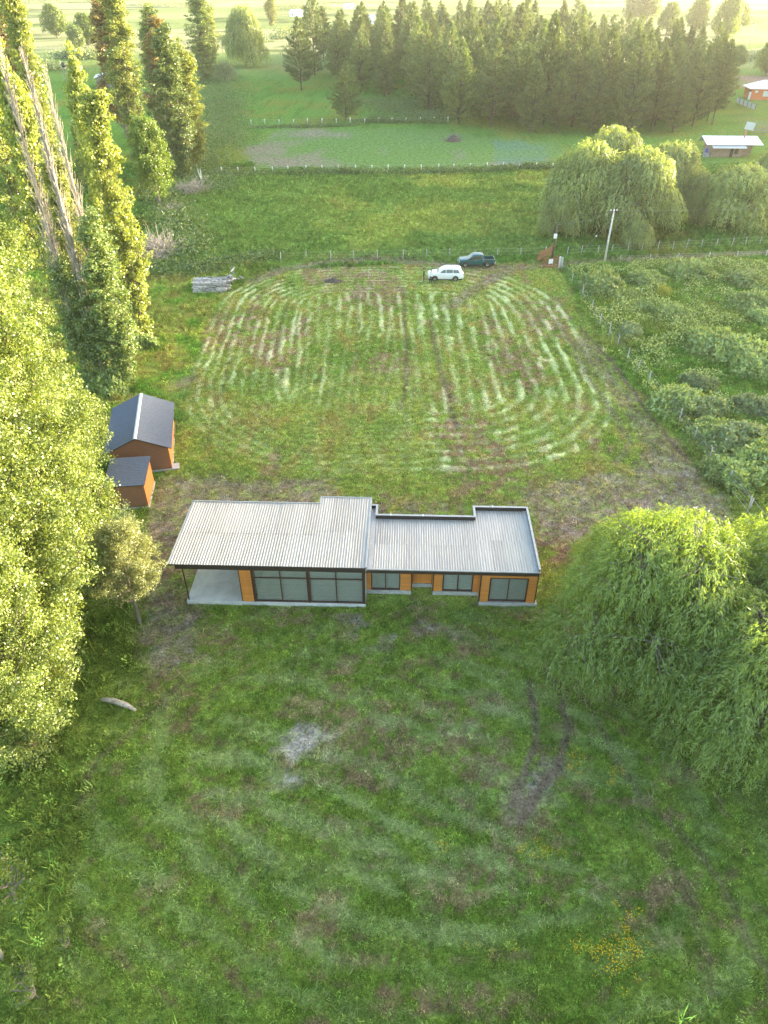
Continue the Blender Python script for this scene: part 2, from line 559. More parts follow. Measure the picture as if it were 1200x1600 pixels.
    bare = sstep(.55, .68, fbm(x * .16, y * .10, 77, 4) + .12 * sstep(72, 84, y) * sstep(14, 4, np.abs(x - 1)))
    cy_ = blend(cy_, DIRT * np.array([.95, .88, .85]), bare * sstep(.35, .6, nC) * .8)
    cy_ = blend(cy_, MUD * 1.2, sstep(.80, .98, 1 - tri + (nC - .5) * .9) * .35)
    # --- lawn in front of the house
    th = R_(-14); cx, cy0 = P(640, 1190)[:2]
    dx = x - cx; dy = y - cy0
    ex = dx * math.cos(th) + dy * math.sin(th); ey = -dx * math.sin(th) + dy * math.cos(th)
    e = np.hypot(ex / 1.55, ey * 1.02) + (nA - .5) * 3.0 + (nB - .5) * .5
    e = np.where(e < 7.0 + (nA - .5) * 6, ey + ex * .10 + 1.2 * np.sin(ex * .16) + (nB - .5) * .8 + (nA - .5) * 4, e)
    ph2 = e / 1.9
    tri2 = np.abs((ph2 % 1.0) - .5) * 2
    st2 = sstep(.42, 1.0, tri2 + (fbm(ex * .45, ey * 2.6, 62, 4) - .5) * 1.5) * sstep(.36, .60, fbm(x * .13, y * .13, 57, 3) + .10 * sstep(9, 4, np.hypot(ex * .6, ey))) * (.45 + .55 * sstep(12, 6, np.hypot(dx * .7, dy)))
    front = sstep(36.5, 33, y)
    cy_ = cy_ * np.array([1.62, 1.50, 1.5])
    cl = blend(np.tile(np.array([.10, .165, .03]), (n, 1)), np.array([.145, .21, .042]), sstep(.38, .62, nB * .5 + nA * .5) * .8)
    cl = blend(cl, DARKG * 1.25, sstep(.5, .75, nC) * .45)
    cl = blend(cl, np.array([.20, .155, .10]), sstep(.53, .64, fbm(x * .4, y * .7, 79, 6) + .05 * sstep(12, 4, np.hypot(dx, dy))) * sstep(.40, .55, nE * .5 + nC * .5) * .75)
    cl = blend(cl, np.array([.20, .22, .13]), sstep(.52, .7, fbm(x * .5, y * .9, 83, 4)) * sstep(11, 3, np.hypot(dx * .8, dy)) * .5)
    cl = blend(cl, MUD, sstep(.90, 1.05, 1 - tri2 + (nC - .5) * .8) * .5)
    cl = cl * np.array([1.52, 1.40, 1.25])
    cyd = blend(cy_, cl, front)
    c = blend(c, cyd, yard)
    hay = np.clip(hayf * (1 - front), 0, 1) + st2 * front * yard * .7 * sstep(1.5, 4, np.abs(e) + 2)
    # yard rim behind the house: worn turf
    hay *= 1 - sstep(.5, -.5, sd['back_dirt'])
    c = blend(c, HAY, np.clip(hay, 0, 1) * (1 - front) * .55)
    c = blend(c, HAYD, np.clip(hay, 0, 1) * front * .7)
    # bare earth
    d = np.zeros(n)
    for k, s_ in (('back_dirt', .85), ('right_dirt', .82), ('strip', .7), ('patch', .95), ('rutpatch', .9), ('cutleft', .8)):
        d = np.maximum(d, s_ * sstep(.35, -.35, sd[k] + (nC - .5) * 2.2 + (nE - .5) * .9 + (nB - .5) * 2.0))
    edge = sstep(46.5, 44, y) * sstep(38, 41, y) * yard * sstep(.42, .58, nB * .6 + nC * .4)
    d = np.maximum(d, edge * .7)
    d = np.maximum(d, sstep(.55, .66, fbm(x * .45, y * .6, 91, 4)) * sstep(35, 32, y) * sstep(29, 31, y) * sstep(10, 2, np.abs(x)) * .8)
    for k, wd, s_ in (('road', 1.5, .75), ('road2', 1.6, .8), ('path1', .45, .7), ('path2', .3, .8), ('tr_far', 1.8, .5)):
        d = np.maximum(d, s_ * sstep(wd, wd * .3, ld[k] + (nC - .5) * 1.4 * wd))
    dirtc = blend(np.tile(DIRT, (n, 1)), PALE * .72, sstep(.5, .75, nC) * .8); dirtc = blend(dirtc, DIRT * .72, sstep(.5, .7, nE) * .5)
    pp = sstep(.3, -.3, sd['patch']) + .7 * sstep(32.5, 31.5, y) * sstep(28, 30, y) * sstep(6, 1, np.abs(x + 3))
    dirtc = blend(dirtc, PALE * .95, np.clip(pp, 0, 1) * .8)
    c = blend(c, dirtc, d * (.45 + .55 * sstep(.32, .55, nE * .5 + nC * .5)))
    m = np.zeros(n)
    for k, wd, s_ in (('rut1', .20, .9), ('rut2', .16, .85), ('rut3', .15, .55), ('rut4', .22, .35), ('rut5', .15, .5), ('v1', .16, .6), ('v2', .2, .6),
                      ('v3', .13, .4), ('v4', .13, .4), ('v5', .13, .35), ('path2', .16, .9)):
        m = np.maximum(m, s_ * sstep(wd * 2, wd * .6, ld[k] + (nC - .5) * .3))
    c = blend(c, MUD, m)
    d = np.maximum(d, m)
    # ploughed plot
    w_ = sstep(1.5, -1.5, sd['plough'])
    rows = .5 + .5 * np.sin((y + .04 * x) * 3.6)
    cp = blend(np.tile(np.array([.22, .19, .155]), (n, 1)), np.array([.12, .21, .06]), np.clip(sstep(.34, .56, fbm(x * .06, y * .09, 101, 4)) * .95 + .25 * rows, 0, 1))
    cp = blend(cp, np.array([.11, .20, .12]), sstep(1, -1, sd['crop']) * (.35 + .6 * rows))
    c = blend(c, cp, w_)
    w2 = sstep(1.5, -1.5, sd['farbrown']); c = blend(c, np.array([.27, .18, .14]), w2)
    # plants
    free = (1 - d) * (1 - sstep(.4, -.2, sd['house']))
    tall = tall * (1 - yard) * (1 - w_) * (1 - d) * (y < 165)
    ll = sstep(.5, -1, sd['long_l']) * (y < 40)
    tall = np.maximum(tall, ll * .8)
    short = yard * free
    return c, short, np.clip(hay, 0, 1) * free, tall, d, front


# the sheet of land: fine near the house, coarser to the horizon
xs = np.concatenate([-np.geomspace(4200, 46, 60), np.arange(-45, 45.01, .27), np.geomspace(46, 4200, 60)])
ys = np.concatenate([-np.geomspace(1500, 10, 12), np.arange(2, 128, .3), np.geomspace(128.6, 4200, 130)])
gx, gy = np.meshgrid(xs, ys)
gxf, gyf = gx.ravel(), gy.ravel()
colr, g_short, g_hay, g_tall, g_dirt, _ = fields(gxf, gyf)
gz = height(gxf, gyf) + ridge(gxf, gyf)
near_ = (gyf < 125) & (np.abs(gxf) < 45)
gz = gz + np.where(near_, .10 * g_hay * (gyf > 36) + .03 * g_hay - .05 * g_dirt, 0)
idx = np.arange(len(gxf)).reshape(gx.shape)
F = np.stack([idx[:-1, :-1], idx[:-1, 1:], idx[1:, 1:], idx[1:, :-1]], -1).reshape(-1, 4)
gme = np_mesh("ground", np.stack([gxf, gyf, gz], 1), F, M['ground'], smooth=True)
ca = gme.color_attributes.new("col", 'FLOAT_COLOR', 'POINT')
ca.data.foreach_set("color", np.concatenate([colr, np.ones((len(colr), 1))], 1).astype(np.float32).ravel())
T(link("ground", gme), "green pasture and mown yard running back to the far fields", None, kind="structure")


# ------------------------------------------------------------------ grass
def tuft(name, n, h, spread, wd, seed, flat=0.):
    rg = np.random.default_rng(seed)
    V = []; F = []
    for i in range(n):
        a = rg.uniform(0, 6.283); r0 = rg.uniform(0, spread)
        bx_, by_ = r0 * math.cos(a), r0 * math.sin(a)
        a2 = rg.uniform(0, 6.283)
        le = h * rg.uniform(.55, 1.1)
        lean = rg.uniform(.15, .7) + flat
        d_ = np.array([math.cos(a2) * math.sin(lean), math.sin(a2) * math.sin(lean), math.cos(lean)])
        s_ = np.array([-math.sin(a2), math.cos(a2), 0]) * wd * .5
        b_ = np.array([bx_, by_, -.01]); m_ = b_ + d_ * le * .55; t_ = b_ + d_ * le + np.array([math.cos(a2), math.sin(a2), 0]) * le * .18 - np.array([0, 0, le * .08])
        k = len(V)
        V += [b_ - s_, b_ + s_, m_ + s_ * .8, m_ - s_ * .8, t_]
        F += [(k, k + 1, k + 2, k + 3), (k + 3, k + 2, k + 4, k + 4)]
    me = bpy.data.meshes.new(name)
    me.from_pydata([tuple(v) for v in V], [], [f[:3] if f[2] == f[3] else f for f in F])
    me.materials.append(M['blade'])
    return me


def weed(name, n, h, wd, seed):
    rg = np.random.default_rng(seed)
    V = []; F = []
    for i in range(n):
        a = rg.uniform(0, 6.283); e = rg.uniform(-.2, 1.0)
        r0 = rg.uniform(0, .22); p = np.array([r0 * math.cos(a), r0 * math.sin(a), rg.uniform(.1, 1) * h])
        d_ = np.array([math.cos(a) * math.cos(e), math.sin(a) * math.cos(e), math.sin(e)]); s_ = np.array([-math.sin(a), math.cos(a), rg.uniform(-.4, .4)])
        k = len(V); L = wd * rg.uniform(.8, 1.5)
        V += [p, p + d_ * L * .5 + s_ * L * .3, p + d_ * L, p + d_ * L * .5 - s_ * L * .3]; F.append((k, k + 1, k + 2, k + 3))
    me = bpy.data.meshes.new(name); me.from_pydata([tuple(v) for v in V], [], F); me.materials.append(M['blade'])
    return me


def scatter(name, label, shapes, x, y, scl, col, kind="stuff", tilt=.15, rng=None):
    """one 'stuff' object: plants of a few shapes set on the land"""
    n = len(x)
    me = bpy.data.meshes.new(name + "_roots")
    me.vertices.add(n)
    z = height(x, y)
    me.vertices.foreach_set("co", np.stack([x, y, z], 1).astype(np.float32).ravel())
    a = me.attributes.new("scl", 'FLOAT', 'POINT'); a.data.foreach_set("value", scl.astype(np.float32))
    a = me.attributes.new("rot", 'FLOAT_VECTOR', 'POINT')
    rt = np.stack([rng.normal(0, tilt, n), rng.normal(0, tilt, n), rng.uniform(0, 6.283, n)], 1).astype(np.float32)
    a.data.foreach_set("vector", rt.ravel())
    a = me.attributes.new("col", 'FLOAT_VECTOR', 'POINT'); a.data.foreach_set("vector", col.astype(np.float32).ravel())
    a = me.attributes.new("pick", 'INT', 'POINT'); a.data.foreach_set("value", rng.integers(0, len(shapes), n).astype(np.int32))
    coll = bpy.data.collections.new(name + "_shapes")
    for i, s in enumerate(shapes):
        coll.objects.link(bpy.data.objects.new("%s_shape_%02d" % (name, i), s))
    o = link(name, me)
    g = bpy.data.node_groups.new(name + "_set", 'GeometryNodeTree')
    g.interface.new_socket(name="Geometry", in_out='INPUT', socket_type='NodeSocketGeometry')
    g.interface.new_socket(name="Geometry", in_out='OUTPUT', socket_type='NodeSocketGeometry')
    gi = g.nodes.new('NodeGroupInput'); go = g.nodes.new('NodeGroupOutput')
    mp = g.nodes.new('GeometryNodeMeshToPoints')
    ip = g.nodes.new('GeometryNodeInstanceOnPoints')
    ci = g.nodes.new('GeometryNodeCollectionInfo'); ci.inputs[0].default_value = coll
    ci.inputs['Separate Children'].default_value = True; ci.inputs['Reset Children'].default_value = True
    def na(nm, ty):
        q = g.nodes.new('GeometryNodeInputNamedAttribute'); q.data_type = ty; q.inputs[0].default_value = nm
        return q.outputs[0]
    g.links.new(gi.outputs[0], mp.inputs[0]); g.links.new(mp.outputs[0], ip.inputs['Points'])
    g.links.new(ci.outputs[0], ip.inputs['Instance']); ip.inputs['Pick Instance'].default_value = True
    g.links.new(na("pick", 'INT'), ip.inputs['Instance Index'])
    g.links.new(na("rot", 'FLOAT_VECTOR'), ip.inputs['Rotation'])
    g.links.new(na("scl", 'FLOAT'), ip.inputs['Scale'])
    g.links.new(ip.outputs[0], go.inputs[0])
    md = o.modifiers.new("set", 'NODES'); md.node_group = g
    T(o, label, None, kind=kind)
    return o


rng = np.random.default_rng(11)


def pts(n, x0, x1, y0, y1, pw=1.0):
    """random points, denser towards the camera when pw > 1"""
    t = rng.random(n) ** pw
    return rng.uniform(x0, x1, n), y0 + (y1 - y0) * t


def jit(c, s):
    return np.clip(c * np.exp(rng.normal(0, s, len(c)))[:, None] * (1 + rng.normal(0, .05, c.shape)), .005, .9)


def infront(x, y, mg=1.06):
    zc = y * cp_ + CAM_H * sp_
    return (np.abs(x) < zc * .531 * mg + 1)


# short turf in the yard
x, y = pts(620000, -36, 36, 9, 104, 1.25)
m_ = infront(x, y); x, y = x[m_], y[m_]
c, sh, hy_, tl, dd, fr = fields(x, y)
k = rng.random(len(x)) < sh * .95 + .03
x, y, c, hy_, fr = x[k], y[k], c[k], hy_[k], fr[k]
shapes = [tuft("short_tuft", 9, .13, .16, .022, s_) for s_ in range(5)]
scatter("lawn_grass", "short mown grass of the yard", shapes, x, y, rng.uniform(.5, 1.35, len(x)) * (1 + .25 * sstep(20, 60, y)) * (.6 + .9 * fbm(x * 1.1, y * 1.1, 151, 3)), jit(c * 1.12, .40), rng=rng)
# cut hay lying in swaths
x, y = pts(420000, -32, 34, 9, 102, 1.1)
m_ = infront(x, y); x, y = x[m_], y[m_]
c, sh, hy_, tl, dd, fr = fields(x, y)
k = rng.random(len(x)) < hy_ * .9
x, y, c, hy_, fr = x[k], y[k], c[k], hy_[k], fr[k]
hc = HAY * 1.12 * (1 - fr[:, None]) + HAYD * 1.25 * fr[:, None]
shapes = [tuft("hay_wisp", 8, .34, .22, .022, 40 + s_, flat=.85) for s_ in range(4)]
scatter("cut_hay", "pale cut hay lying in rows on the mown field", shapes, x, y, rng.uniform(.5, 1.15, len(x)), jit(hc * .52 + c * .50, .28), rng=rng)
# long grass
x, y = pts(520000, -88, 88, 9, 165, 1.0)
m_ = infront(x, y); x, y = x[m_], y[m_]
c, sh, hy_, tl, dd, fr = fields(x, y)
k = rng.random(len(x)) < tl * (.35 + .65 * sstep(.3, .55, fbm(x * .5, y * .5, 131, 3)))
x, y, c = x[k], y[k], c[k]
shapes = [tuft("long_tuft", 9, .55, .20, .035, 60 + s_) for s_ in range(4)] + [weed("leafy_weed", 16, .38, .11, 80 + s_) for s_ in range(4)]
sc_ = rng.uniform(.4, 1.05, len(x)) * (.55 + .9 * fbm(x * .25, y * .25, 133, 3))
scatter("long_grass", "uncut grass and weeds around the yard and in the pasture", shapes, x, y, sc_ * 1.25, jit(c * 1.15, .40), rng=rng)
# small yellow tufts dotted over the front lawn
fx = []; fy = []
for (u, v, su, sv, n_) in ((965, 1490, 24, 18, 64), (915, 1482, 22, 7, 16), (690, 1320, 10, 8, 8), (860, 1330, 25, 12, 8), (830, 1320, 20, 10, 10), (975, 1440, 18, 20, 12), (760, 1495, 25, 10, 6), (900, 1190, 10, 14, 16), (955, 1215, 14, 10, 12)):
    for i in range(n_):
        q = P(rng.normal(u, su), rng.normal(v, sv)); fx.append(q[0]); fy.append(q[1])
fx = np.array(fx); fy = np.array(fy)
scatter("yellow_tufts", "small yellow tufts scattered in the front lawn", [weed("yellow_tuft", 7, .14, .065, 99)], fx, fy, rng.uniform(.5, 1.2, len(fx)),
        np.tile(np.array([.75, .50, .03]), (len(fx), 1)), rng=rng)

# ------------------------------------------------------------------ trees
def rand_unit(rg, n):
    v = rg.normal(size=(n, 3))
    return unit(v)


def trunk_limbs(rg, h, r0, lean=(0, 0), K=9, nb=30, z0=.12, zt=.97, env=None, rise=.5, spread_pow=.7, br=.05, top=1.0, sides=5, bmat=None, name="trunk"):
    """tapered trunk and rising limbs; gives the mesh and the limb curves"""
    s = np.linspace(0, 1, K)
    wob = np.cumsum(rg.normal(0, .012 * h / K, (K, 2)), 0); wob[0] = 0
    tp = np.stack([lean[0] * s ** 1.3 + wob[:, 0], lean[1] * s ** 1.3 + wob[:, 1], s * h * top - .15], 1)
    tr = r0 * (1 - s) ** .8 + .02; tr[0] *= 1.35
    B = nb
    t0 = z0 + (zt - z0) * rg.random(B) ** (1.25 if z0 <= .03 else .9)
    a = rg.uniform(0, 2 * np.pi, B)
    ln = rise * (1 - t0) * h * rg.uniform(.6, 1.1, B) + .04 * h
    te = np.clip(t0 + ln / h, 0, 1.02)
    reach = env(te) * rg.uniform(.6, 1.05, B)
    base = np.stack([np.interp(t0, s, tp[:, 0]), np.interp(t0, s, tp[:, 1]), t0 * h * top], 1)
    q = s[None, :]
    rad = reach[:, None] * q ** spread_pow
    Pt = np.stack([base[:, 0:1] + np.cos(a)[:, None] * rad + rg.normal(0, .05, (B, K)) * q,
                   base[:, 1:2] + np.sin(a)[:, None] * rad + rg.normal(0, .05, (B, K)) * q,
                   base[:, 2:3] + ln[:, None] * q ** 1.15], 2)
    Rd = (br * (.5 + .8 * (1 - t0)))[:, None] * (1 - q) ** .8 + .012
    AP = np.concatenate([tp[None], Pt]); AR = np.concatenate([tr[None], Rd])
    return tubes_mesh(name, AP, AR, sides, bmat or M['bark']), Pt


def crown_from(rg, Pt, ncl, per, csz, L, W, mat, up=.25, smin=.3, extra=None, flat=.8, out=.5, name="crown"):
    """leaf clumps along limbs"""
    B, K, _ = Pt.shape
    bi = rg.integers(0, B, ncl); s = (smin + (1 - smin) * rg.random(ncl) ** .8) * (K - 1)
    i0 = np.clip(np.floor(s).astype(int), 0, K - 2); fr = (s - i0)[:, None]
    cc = Pt[bi, i0] * (1 - fr) + Pt[bi, i0 + 1] * fr
    cc = cc + rg.normal(0, csz * .8, (ncl, 3))
    if extra is not None: cc = np.concatenate([cc, extra])
    ncl = len(cc)
    ax = cc.copy(); ax[:, 2] = 0
    ct = rg.beta(2.2, 2.2, ncl)
    off = rand_unit(rg, ncl * per) * (rg.random(ncl * per) ** .5)[:, None] * csz * rg.uniform(.7, 1.5, ncl).repeat(per)[:, None]
    off[:, 2] *= flat
    Cn = np.repeat(cc, per, 0) + off
    nrm = unit(off) + rg.normal(0, .45, off.shape) + np.array([0, 0, .15])
    D = unit(np.cross(nrm, rand_unit(rg, len(Cn)))) + unit(off) * out * .4 + np.array([0, 0, up])
    Wd = np.cross(nrm, D)
    tone = np.clip(np.repeat(ct, per) * .55 + rg.random(len(Cn)) * .45, 0, 1)
    k = Cn[:, 2] > .15
    n = int(k.sum())
    return leaf_mesh(name, Cn[k], D[k], Wd[k], L * rg.uniform(.7, 1.3, n), W * rg.uniform(.7, 1.3, n), mat, tone[k])


def poplar_meshes(seed, h, r, ncl, per, csz, L, W, mat, nb=60, z0=.1, rise=.42, prof=.55, r0=.35, bmat=None, sp=.7, peak=.4, bare=0.0):
    rg = np.random.default_rng(seed)
    env = lambda t: r * np.clip(np.where(t < peak, (t / peak + .12) ** .6, (1 - (t - peak) / (1.04 - peak))), 0, 1) ** prof + .12
    tm, Pt = trunk_limbs(rg, h, r0, nb=nb, z0=z0, env=env, rise=rise, spread_pow=sp, bmat=bmat, lean=tuple(rg.normal(0, .3, 2)))
    if bare:
        zt = Pt[:, -1, 2]
        Pt = Pt[zt < h * bare] if bare > 0 else Pt[zt > h * -bare]
    ex = None
    if z0 <= .03:
        m_ = int(ncl * .12); a = rg.uniform(0, 6.283, m_); q = rg.uniform(.15, .42, m_) * r
        ex = np.stack([np.cos(a) * q, np.sin(a) * q, rg.uniform(.2, .26 * h, m_)], 1)
    return tm, crown_from(rg, Pt, ncl, per, csz, L, W, mat, smin=.08 if z0 <= .03 else .3, extra=ex)


def willow_meshes(seed, h, r, heads, ns, per, L, W, mat, drop=(1.2, 3.2), r0=.45):
    rg = np.random.default_rng(seed)
    hd = []
    for i in range(heads):
        a = i * 2.4 + rg.uniform(-.5, .5); q = math.sqrt((i + .5) / heads)
        hr = r * rg.uniform(.30, .44)
        hd.append((math.cos(a) * q * r * .78, math.sin(a) * q * r * .78, h * (1 - .62 * q ** 2.0) - hr * .8 + rg.uniform(-.5, .3), hr))
    hd = np.array(hd)
    K = 8; s = np.linspace(0, 1, K)[None, :]
    Pt = np.stack([hd[:, 0:1] * s ** .9, hd[:, 1:2] * s ** .9, .8 + (hd[:, 2:3] - .8) * s ** .8], 2)
    Pt += rg.normal(0, .12, Pt.shape) * s[..., None]
    Rd = .22 * (1 - s) ** .7 + .04 + 0 * hd[:, :1]
    tp = np.stack([0 * s[0], 0 * s[0], s[0] * 2.2 - .2], 1)[None]
    # twigs inside every head
    tw = []
    for j in range(heads * 9):
        i = j % heads; e = rand_unit(rg, 1)[0]; e[2] = abs(e[2]) * .6
        e = e * hd[i, 3]
        tw.append(np.stack([hd[i, 0] + e[0] * s[0], hd[i, 1] + e[1] * s[0], hd[i, 2] + e[2] * s[0] ** .6], 1))
    tw = np.array(tw)
    tm = tubes_mesh("trunk", np.concatenate([tp, Pt, tw]), np.concatenate([(r0 * (1.1 - s * .5)), Rd, .05 * (1 - s) + .012 + np.zeros((len(tw), 1))]), 5, M['bark'])
    hi = rg.choice(heads, ns, p=hd[:, 3] ** 2 / np.sum(hd[:, 3] ** 2))
    u_ = rand_unit(rg, ns); u_[:, 2] = np.abs(u_[:, 2]) * 1.1 - .35
    u_ = unit(u_)
    hr = hd[hi, 3] * rg.uniform(.80, 1.04, ns); htone = rg.uniform(-.16, .16, heads)
    st = hd[hi, :3] + u_ * hr[:, None] * np.array([1, 1, .8])
    od = u_.copy(); od[:, 2] = 0; od = unit(od + rg.normal(0, .25, od.shape) * np.array([1, 1, 0]))
    dl = rg.uniform(drop[0], drop[1], ns) * (1 + .0 * st[:, 2])
    dl = np.minimum(dl, np.maximum(st[:, 2] - .25, .4))
    q = (np.arange(per) / per)[None, :] + rg.uniform(0, 1 / per, (ns, per))
    ou = rg.uniform(.25, .8, ns)
    Cx = st[:, None, :] + od[:, None, :] * (ou[:, None] * (1 - (1 - q) ** 2))[..., None]
    Cx[..., 2] += (.22 * np.sin(q * 2.2) - dl[:, None] * q ** 1.5)
    Cx += rg.normal(0, .05, Cx.shape)
    tg = od[:, None, :] * (ou[:, None] * 2 * (1 - q))[..., None] + np.array([0, 0, -1]) * (dl[:, None] * 1.5 * q ** .5)[..., None]
    D = unit(tg) + rg.normal(0, .45, Cx.shape)
    ct = rg.beta(2, 2, ns)[:, None] * .5 + htone[hi][:, None]
    tone = np.clip(ct + rg.random((ns, per)) * .4 + .12 * (1 - q), 0, 1)
    n = ns * per
    cm = leaf_mesh("crown", Cx.reshape(-1, 3), D.reshape(-1, 3), np.cross(D, u_[:, None, :] + rg.normal(0, .45, D.shape)).reshape(-1, 3), L * rg.uniform(.7, 1.3, n), W * rg.uniform(.7, 1.3, n), mat, tone.reshape(-1))
    return tm, cm


def pine_meshes(seed, h, r, n, z0=.08, mat=None, L=.75, W=.16):
    rg = np.random.default_rng(seed)
    nw = int(h * 2.4); K = 6; s = np.linspace(0, 1, K)
    Pts = []; 
    for i in range(nw):
        t = z0 + (1 - z0) * (i + rg.uniform(-.3, .3)) / nw
        t = min(max(t, z0), .985)
        rr = r * (min(1, (1 - t) * 1.55)) ** .85 * min(1, .55 + (t - z0) * 2.5)
        for j in range(rg.integers(4, 7)):
            a = rg.uniform(0, 6.283); l = rr * rg.uniform(.65, 1.15); up = rg.uniform(.15, .6)
            Pts.append(np.stack([math.cos(a) * l * s, math.sin(a) * l * s, t * h + l * (up * s ** 1.6 - .10 * s)], 1))
    Pts = np.array(Pts)
    tp = np.stack([0 * s, 0 * s, s * h - .1], 1)[None]
    tm = tubes_mesh("trunk", np.concatenate([tp, Pts[::2]]), np.concatenate([(.24 * (1 - s) + .02)[None], np.tile(.05 * (1 - s) + .012, (len(Pts[::2]), 1))]), 4, M['pbark'])
    wts = np.linalg.norm(Pts[:, -1, :2], axis=1) + .25
    bi = rg.choice(len(Pts), n, p=wts / wts.sum())
    q = (.25 + .75 * rg.random(n) ** .7) * (K - 1)
    i0 = np.clip(np.floor(q).astype(int), 0, K - 2); fr = (q - i0)[:, None]
    Cn = Pts[bi, i0] * (1 - fr) + Pts[bi, i0 + 1] * fr + rg.normal(0, .13, (n, 3))
    ou = unit(Pts[bi, -1] - Pts[bi, 0])
    D = ou * .7 + np.array([0, 0, .75]) + rg.normal(0, .4, (n, 3))
    m_ = 60   # leader and candles at the tip
    ct = np.stack([rg.normal(0, .09, m_), rg.normal(0, .09, m_), h * (1 - .09 * rg.random(m_))], 1)
    Cn = np.concatenate([Cn, ct]); D = np.concatenate([D, np.array([0, 0, 1.]) + rg.normal(0, .3, (m_, 3))])
    n = len(Cn)
    bt = rg.random(len(Pts))
    tone = np.clip(np.concatenate([bt[bi], np.full(m_, .6)]) * .4 + rg.random(n) * .5 + .15 * (Cn[:, 2] / h), 0, 1)
    return tm, leaf_mesh("crown", Cn, D, rand_unit(rg, n), L * rg.uniform(.6, 1.2, n), W, mat or M['pine'], tone)


def mound_mesh(seed, rx, ry, h, n, mat, L=.2, W=.13, name="foliage"):
    rg = np.random.default_rng(seed)
    a = rg.uniform(0, 6.283, n); t = np.arccos(rg.random(n))
    lob = .45 + 1.0 * fbm(np.cos(a) * 2.2 + seed, np.sin(a) * 2.2 + t * 2.2, seed, 4)
    f = lob * (1 - .22 * rg.random(n) ** 2)
    Cn = np.stack([rx * f * np.sin(t) * np.cos(a), ry * f * np.sin(t) * np.sin(a), h * f * np.cos(t)], 1)
    out = unit(Cn / np.array([rx, ry, h]))
    Cn += rg.normal(0, .06, Cn.shape); Cn[:, 2] = np.maximum(Cn[:, 2], -.02)
    D = rand_unit(rg, n) + out * .5 + np.array([0, 0, .1])
    Wd = np.cross(D, out + rg.normal(0, .5, (n, 3)))
    tone = np.clip(rg.random(n) * .55 + .55 * fbm(Cn[:, 0] * 2, Cn[:, 1] * 2 + Cn[:, 2], 7, 3) - .05, 0, 1)
    return leaf_mesh(name, Cn, D, Wd, L * rg.uniform(.6, 1.3, n), W * rg.uniform(.7, 1.2, n), mat, tone)


def ground_pt(u, v):
    x, y, _ = P(u, v)
    return (x, y, float(height(np.array([x]), np.array([y]))[0]) - .03)


def tree(name, meshes, loc, label, cat="tree", group=None, rz=0., sc=1.0, lean=(0, 0)):
    t = empty(name, loc, rz)
    t.scale = (sc, sc, sc) if not hasattr(sc, '__len__') else sc
    t.rotation_euler = (lean[0], lean[1], rz)
    link("trunk", meshes[0], t)
    if meshes[1] is not None: link("crown", meshes[1], t)
    T(t, label, cat, group)
    return t


# --- the great poplars at the left edge
nearA = poplar_meshes(101, 26.5, 3.9, 1350, 100, .52, .135, .108, M['poplar_near'], nb=120, z0=.01, rise=.22, prof=.5, r0=.34, sp=.8, peak=.22)
nearB = poplar_meshes(102, 25.5, 4.8, 1500, 100, .56, .14, .112, M['poplar_near'], nb=130, z0=.03, rise=.17, prof=.5, r0=.38, sp=.85, peak=.2)
tree("poplar_tree", nearA, (-21.1, 36.8, 0), "tall sunlit poplar just left of the two brown sheds", group="great poplars at the left edge")
tree("poplar_tree", nearB, (-19.6, 28.0, 0), "broad sunlit poplar nearest the camera with low hanging boughs", group="great poplars at the left edge")
tree("poplar_tree", nearB, (-18.6, 23.0, 0), "sunlit poplar lowest in the frame with boughs reaching the grass", group="great poplars at the left edge", rz=4.0, sc=.82)
tree("poplar_tree", nearB, (-25.0, 45.5, 0), "sunlit poplar half hidden behind the two nearest poplars", group="great poplars at the left edge", rz=2.1, sc=.96)
tree("poplar_tree", nearA, (-24.5, 31.5, 0), "sunlit poplar farthest out on the left frame edge", group="great poplars at the left edge", rz=1.1, sc=1.0)
smallM = poplar_meshes(103, 7.8, 2.5, 900, 40, .30, .11, .06, M['silver'], nb=60, z0=.25, rise=.45, prof=.5, r0=.12, peak=.5)
tree("round_tree", smallM, (-15.4, 32.2, 0), "small round pale-leaved tree beside the bare path left of the house")
shoot = poplar_meshes(104, 9.0, 1.3, 330, 40, .25, .12, .09, M['poplar_near'], nb=30, z0=.08, rise=.5, prof=.5, r0=.12, peak=.5)
tree("poplar_sapling", shoot, (-23.0, 44.0, 0), "slim young poplar rising against the left side of the larger shed")
shrubT = poplar_meshes(105, 2.6, .9, 20, 10, .2, .1, .06, M['bramble_grey'], nb=16, z0=.1, rise=.4, r0=.09)
tree("dark_shrub", (shrubT[0], mound_mesh(71, 1.3, 1.5, 3.4, 5200, M['bramble_grey'], .16, .06, "crown")), (-18.1, 39.5, 0), "grey-green shrub in front of the small shed", "shrub")

# --- dead-topped poplars beyond
popM = [poplar_meshes(110 + i, 24, 1.9, 760, 38, .44, .24, .18, M['poplar'], nb=64, z0=.01, rise=.40, prof=.5, r0=.28, peak=.35) for i in range(2)]
popD = poplar_meshes(120, 24, 2.1, 700, 38, .44, .24, .18, M['poplar_dark'], nb=60, z0=.01, rise=.35, prof=.5, r0=.28, peak=.35)
popBr = poplar_meshes(121, 24, 2.0, 620, 38, .44, .26, .18, M['poplar_brown'], nb=50, z0=.04, rise=.35, prof=.5, r0=.28, peak=.35)


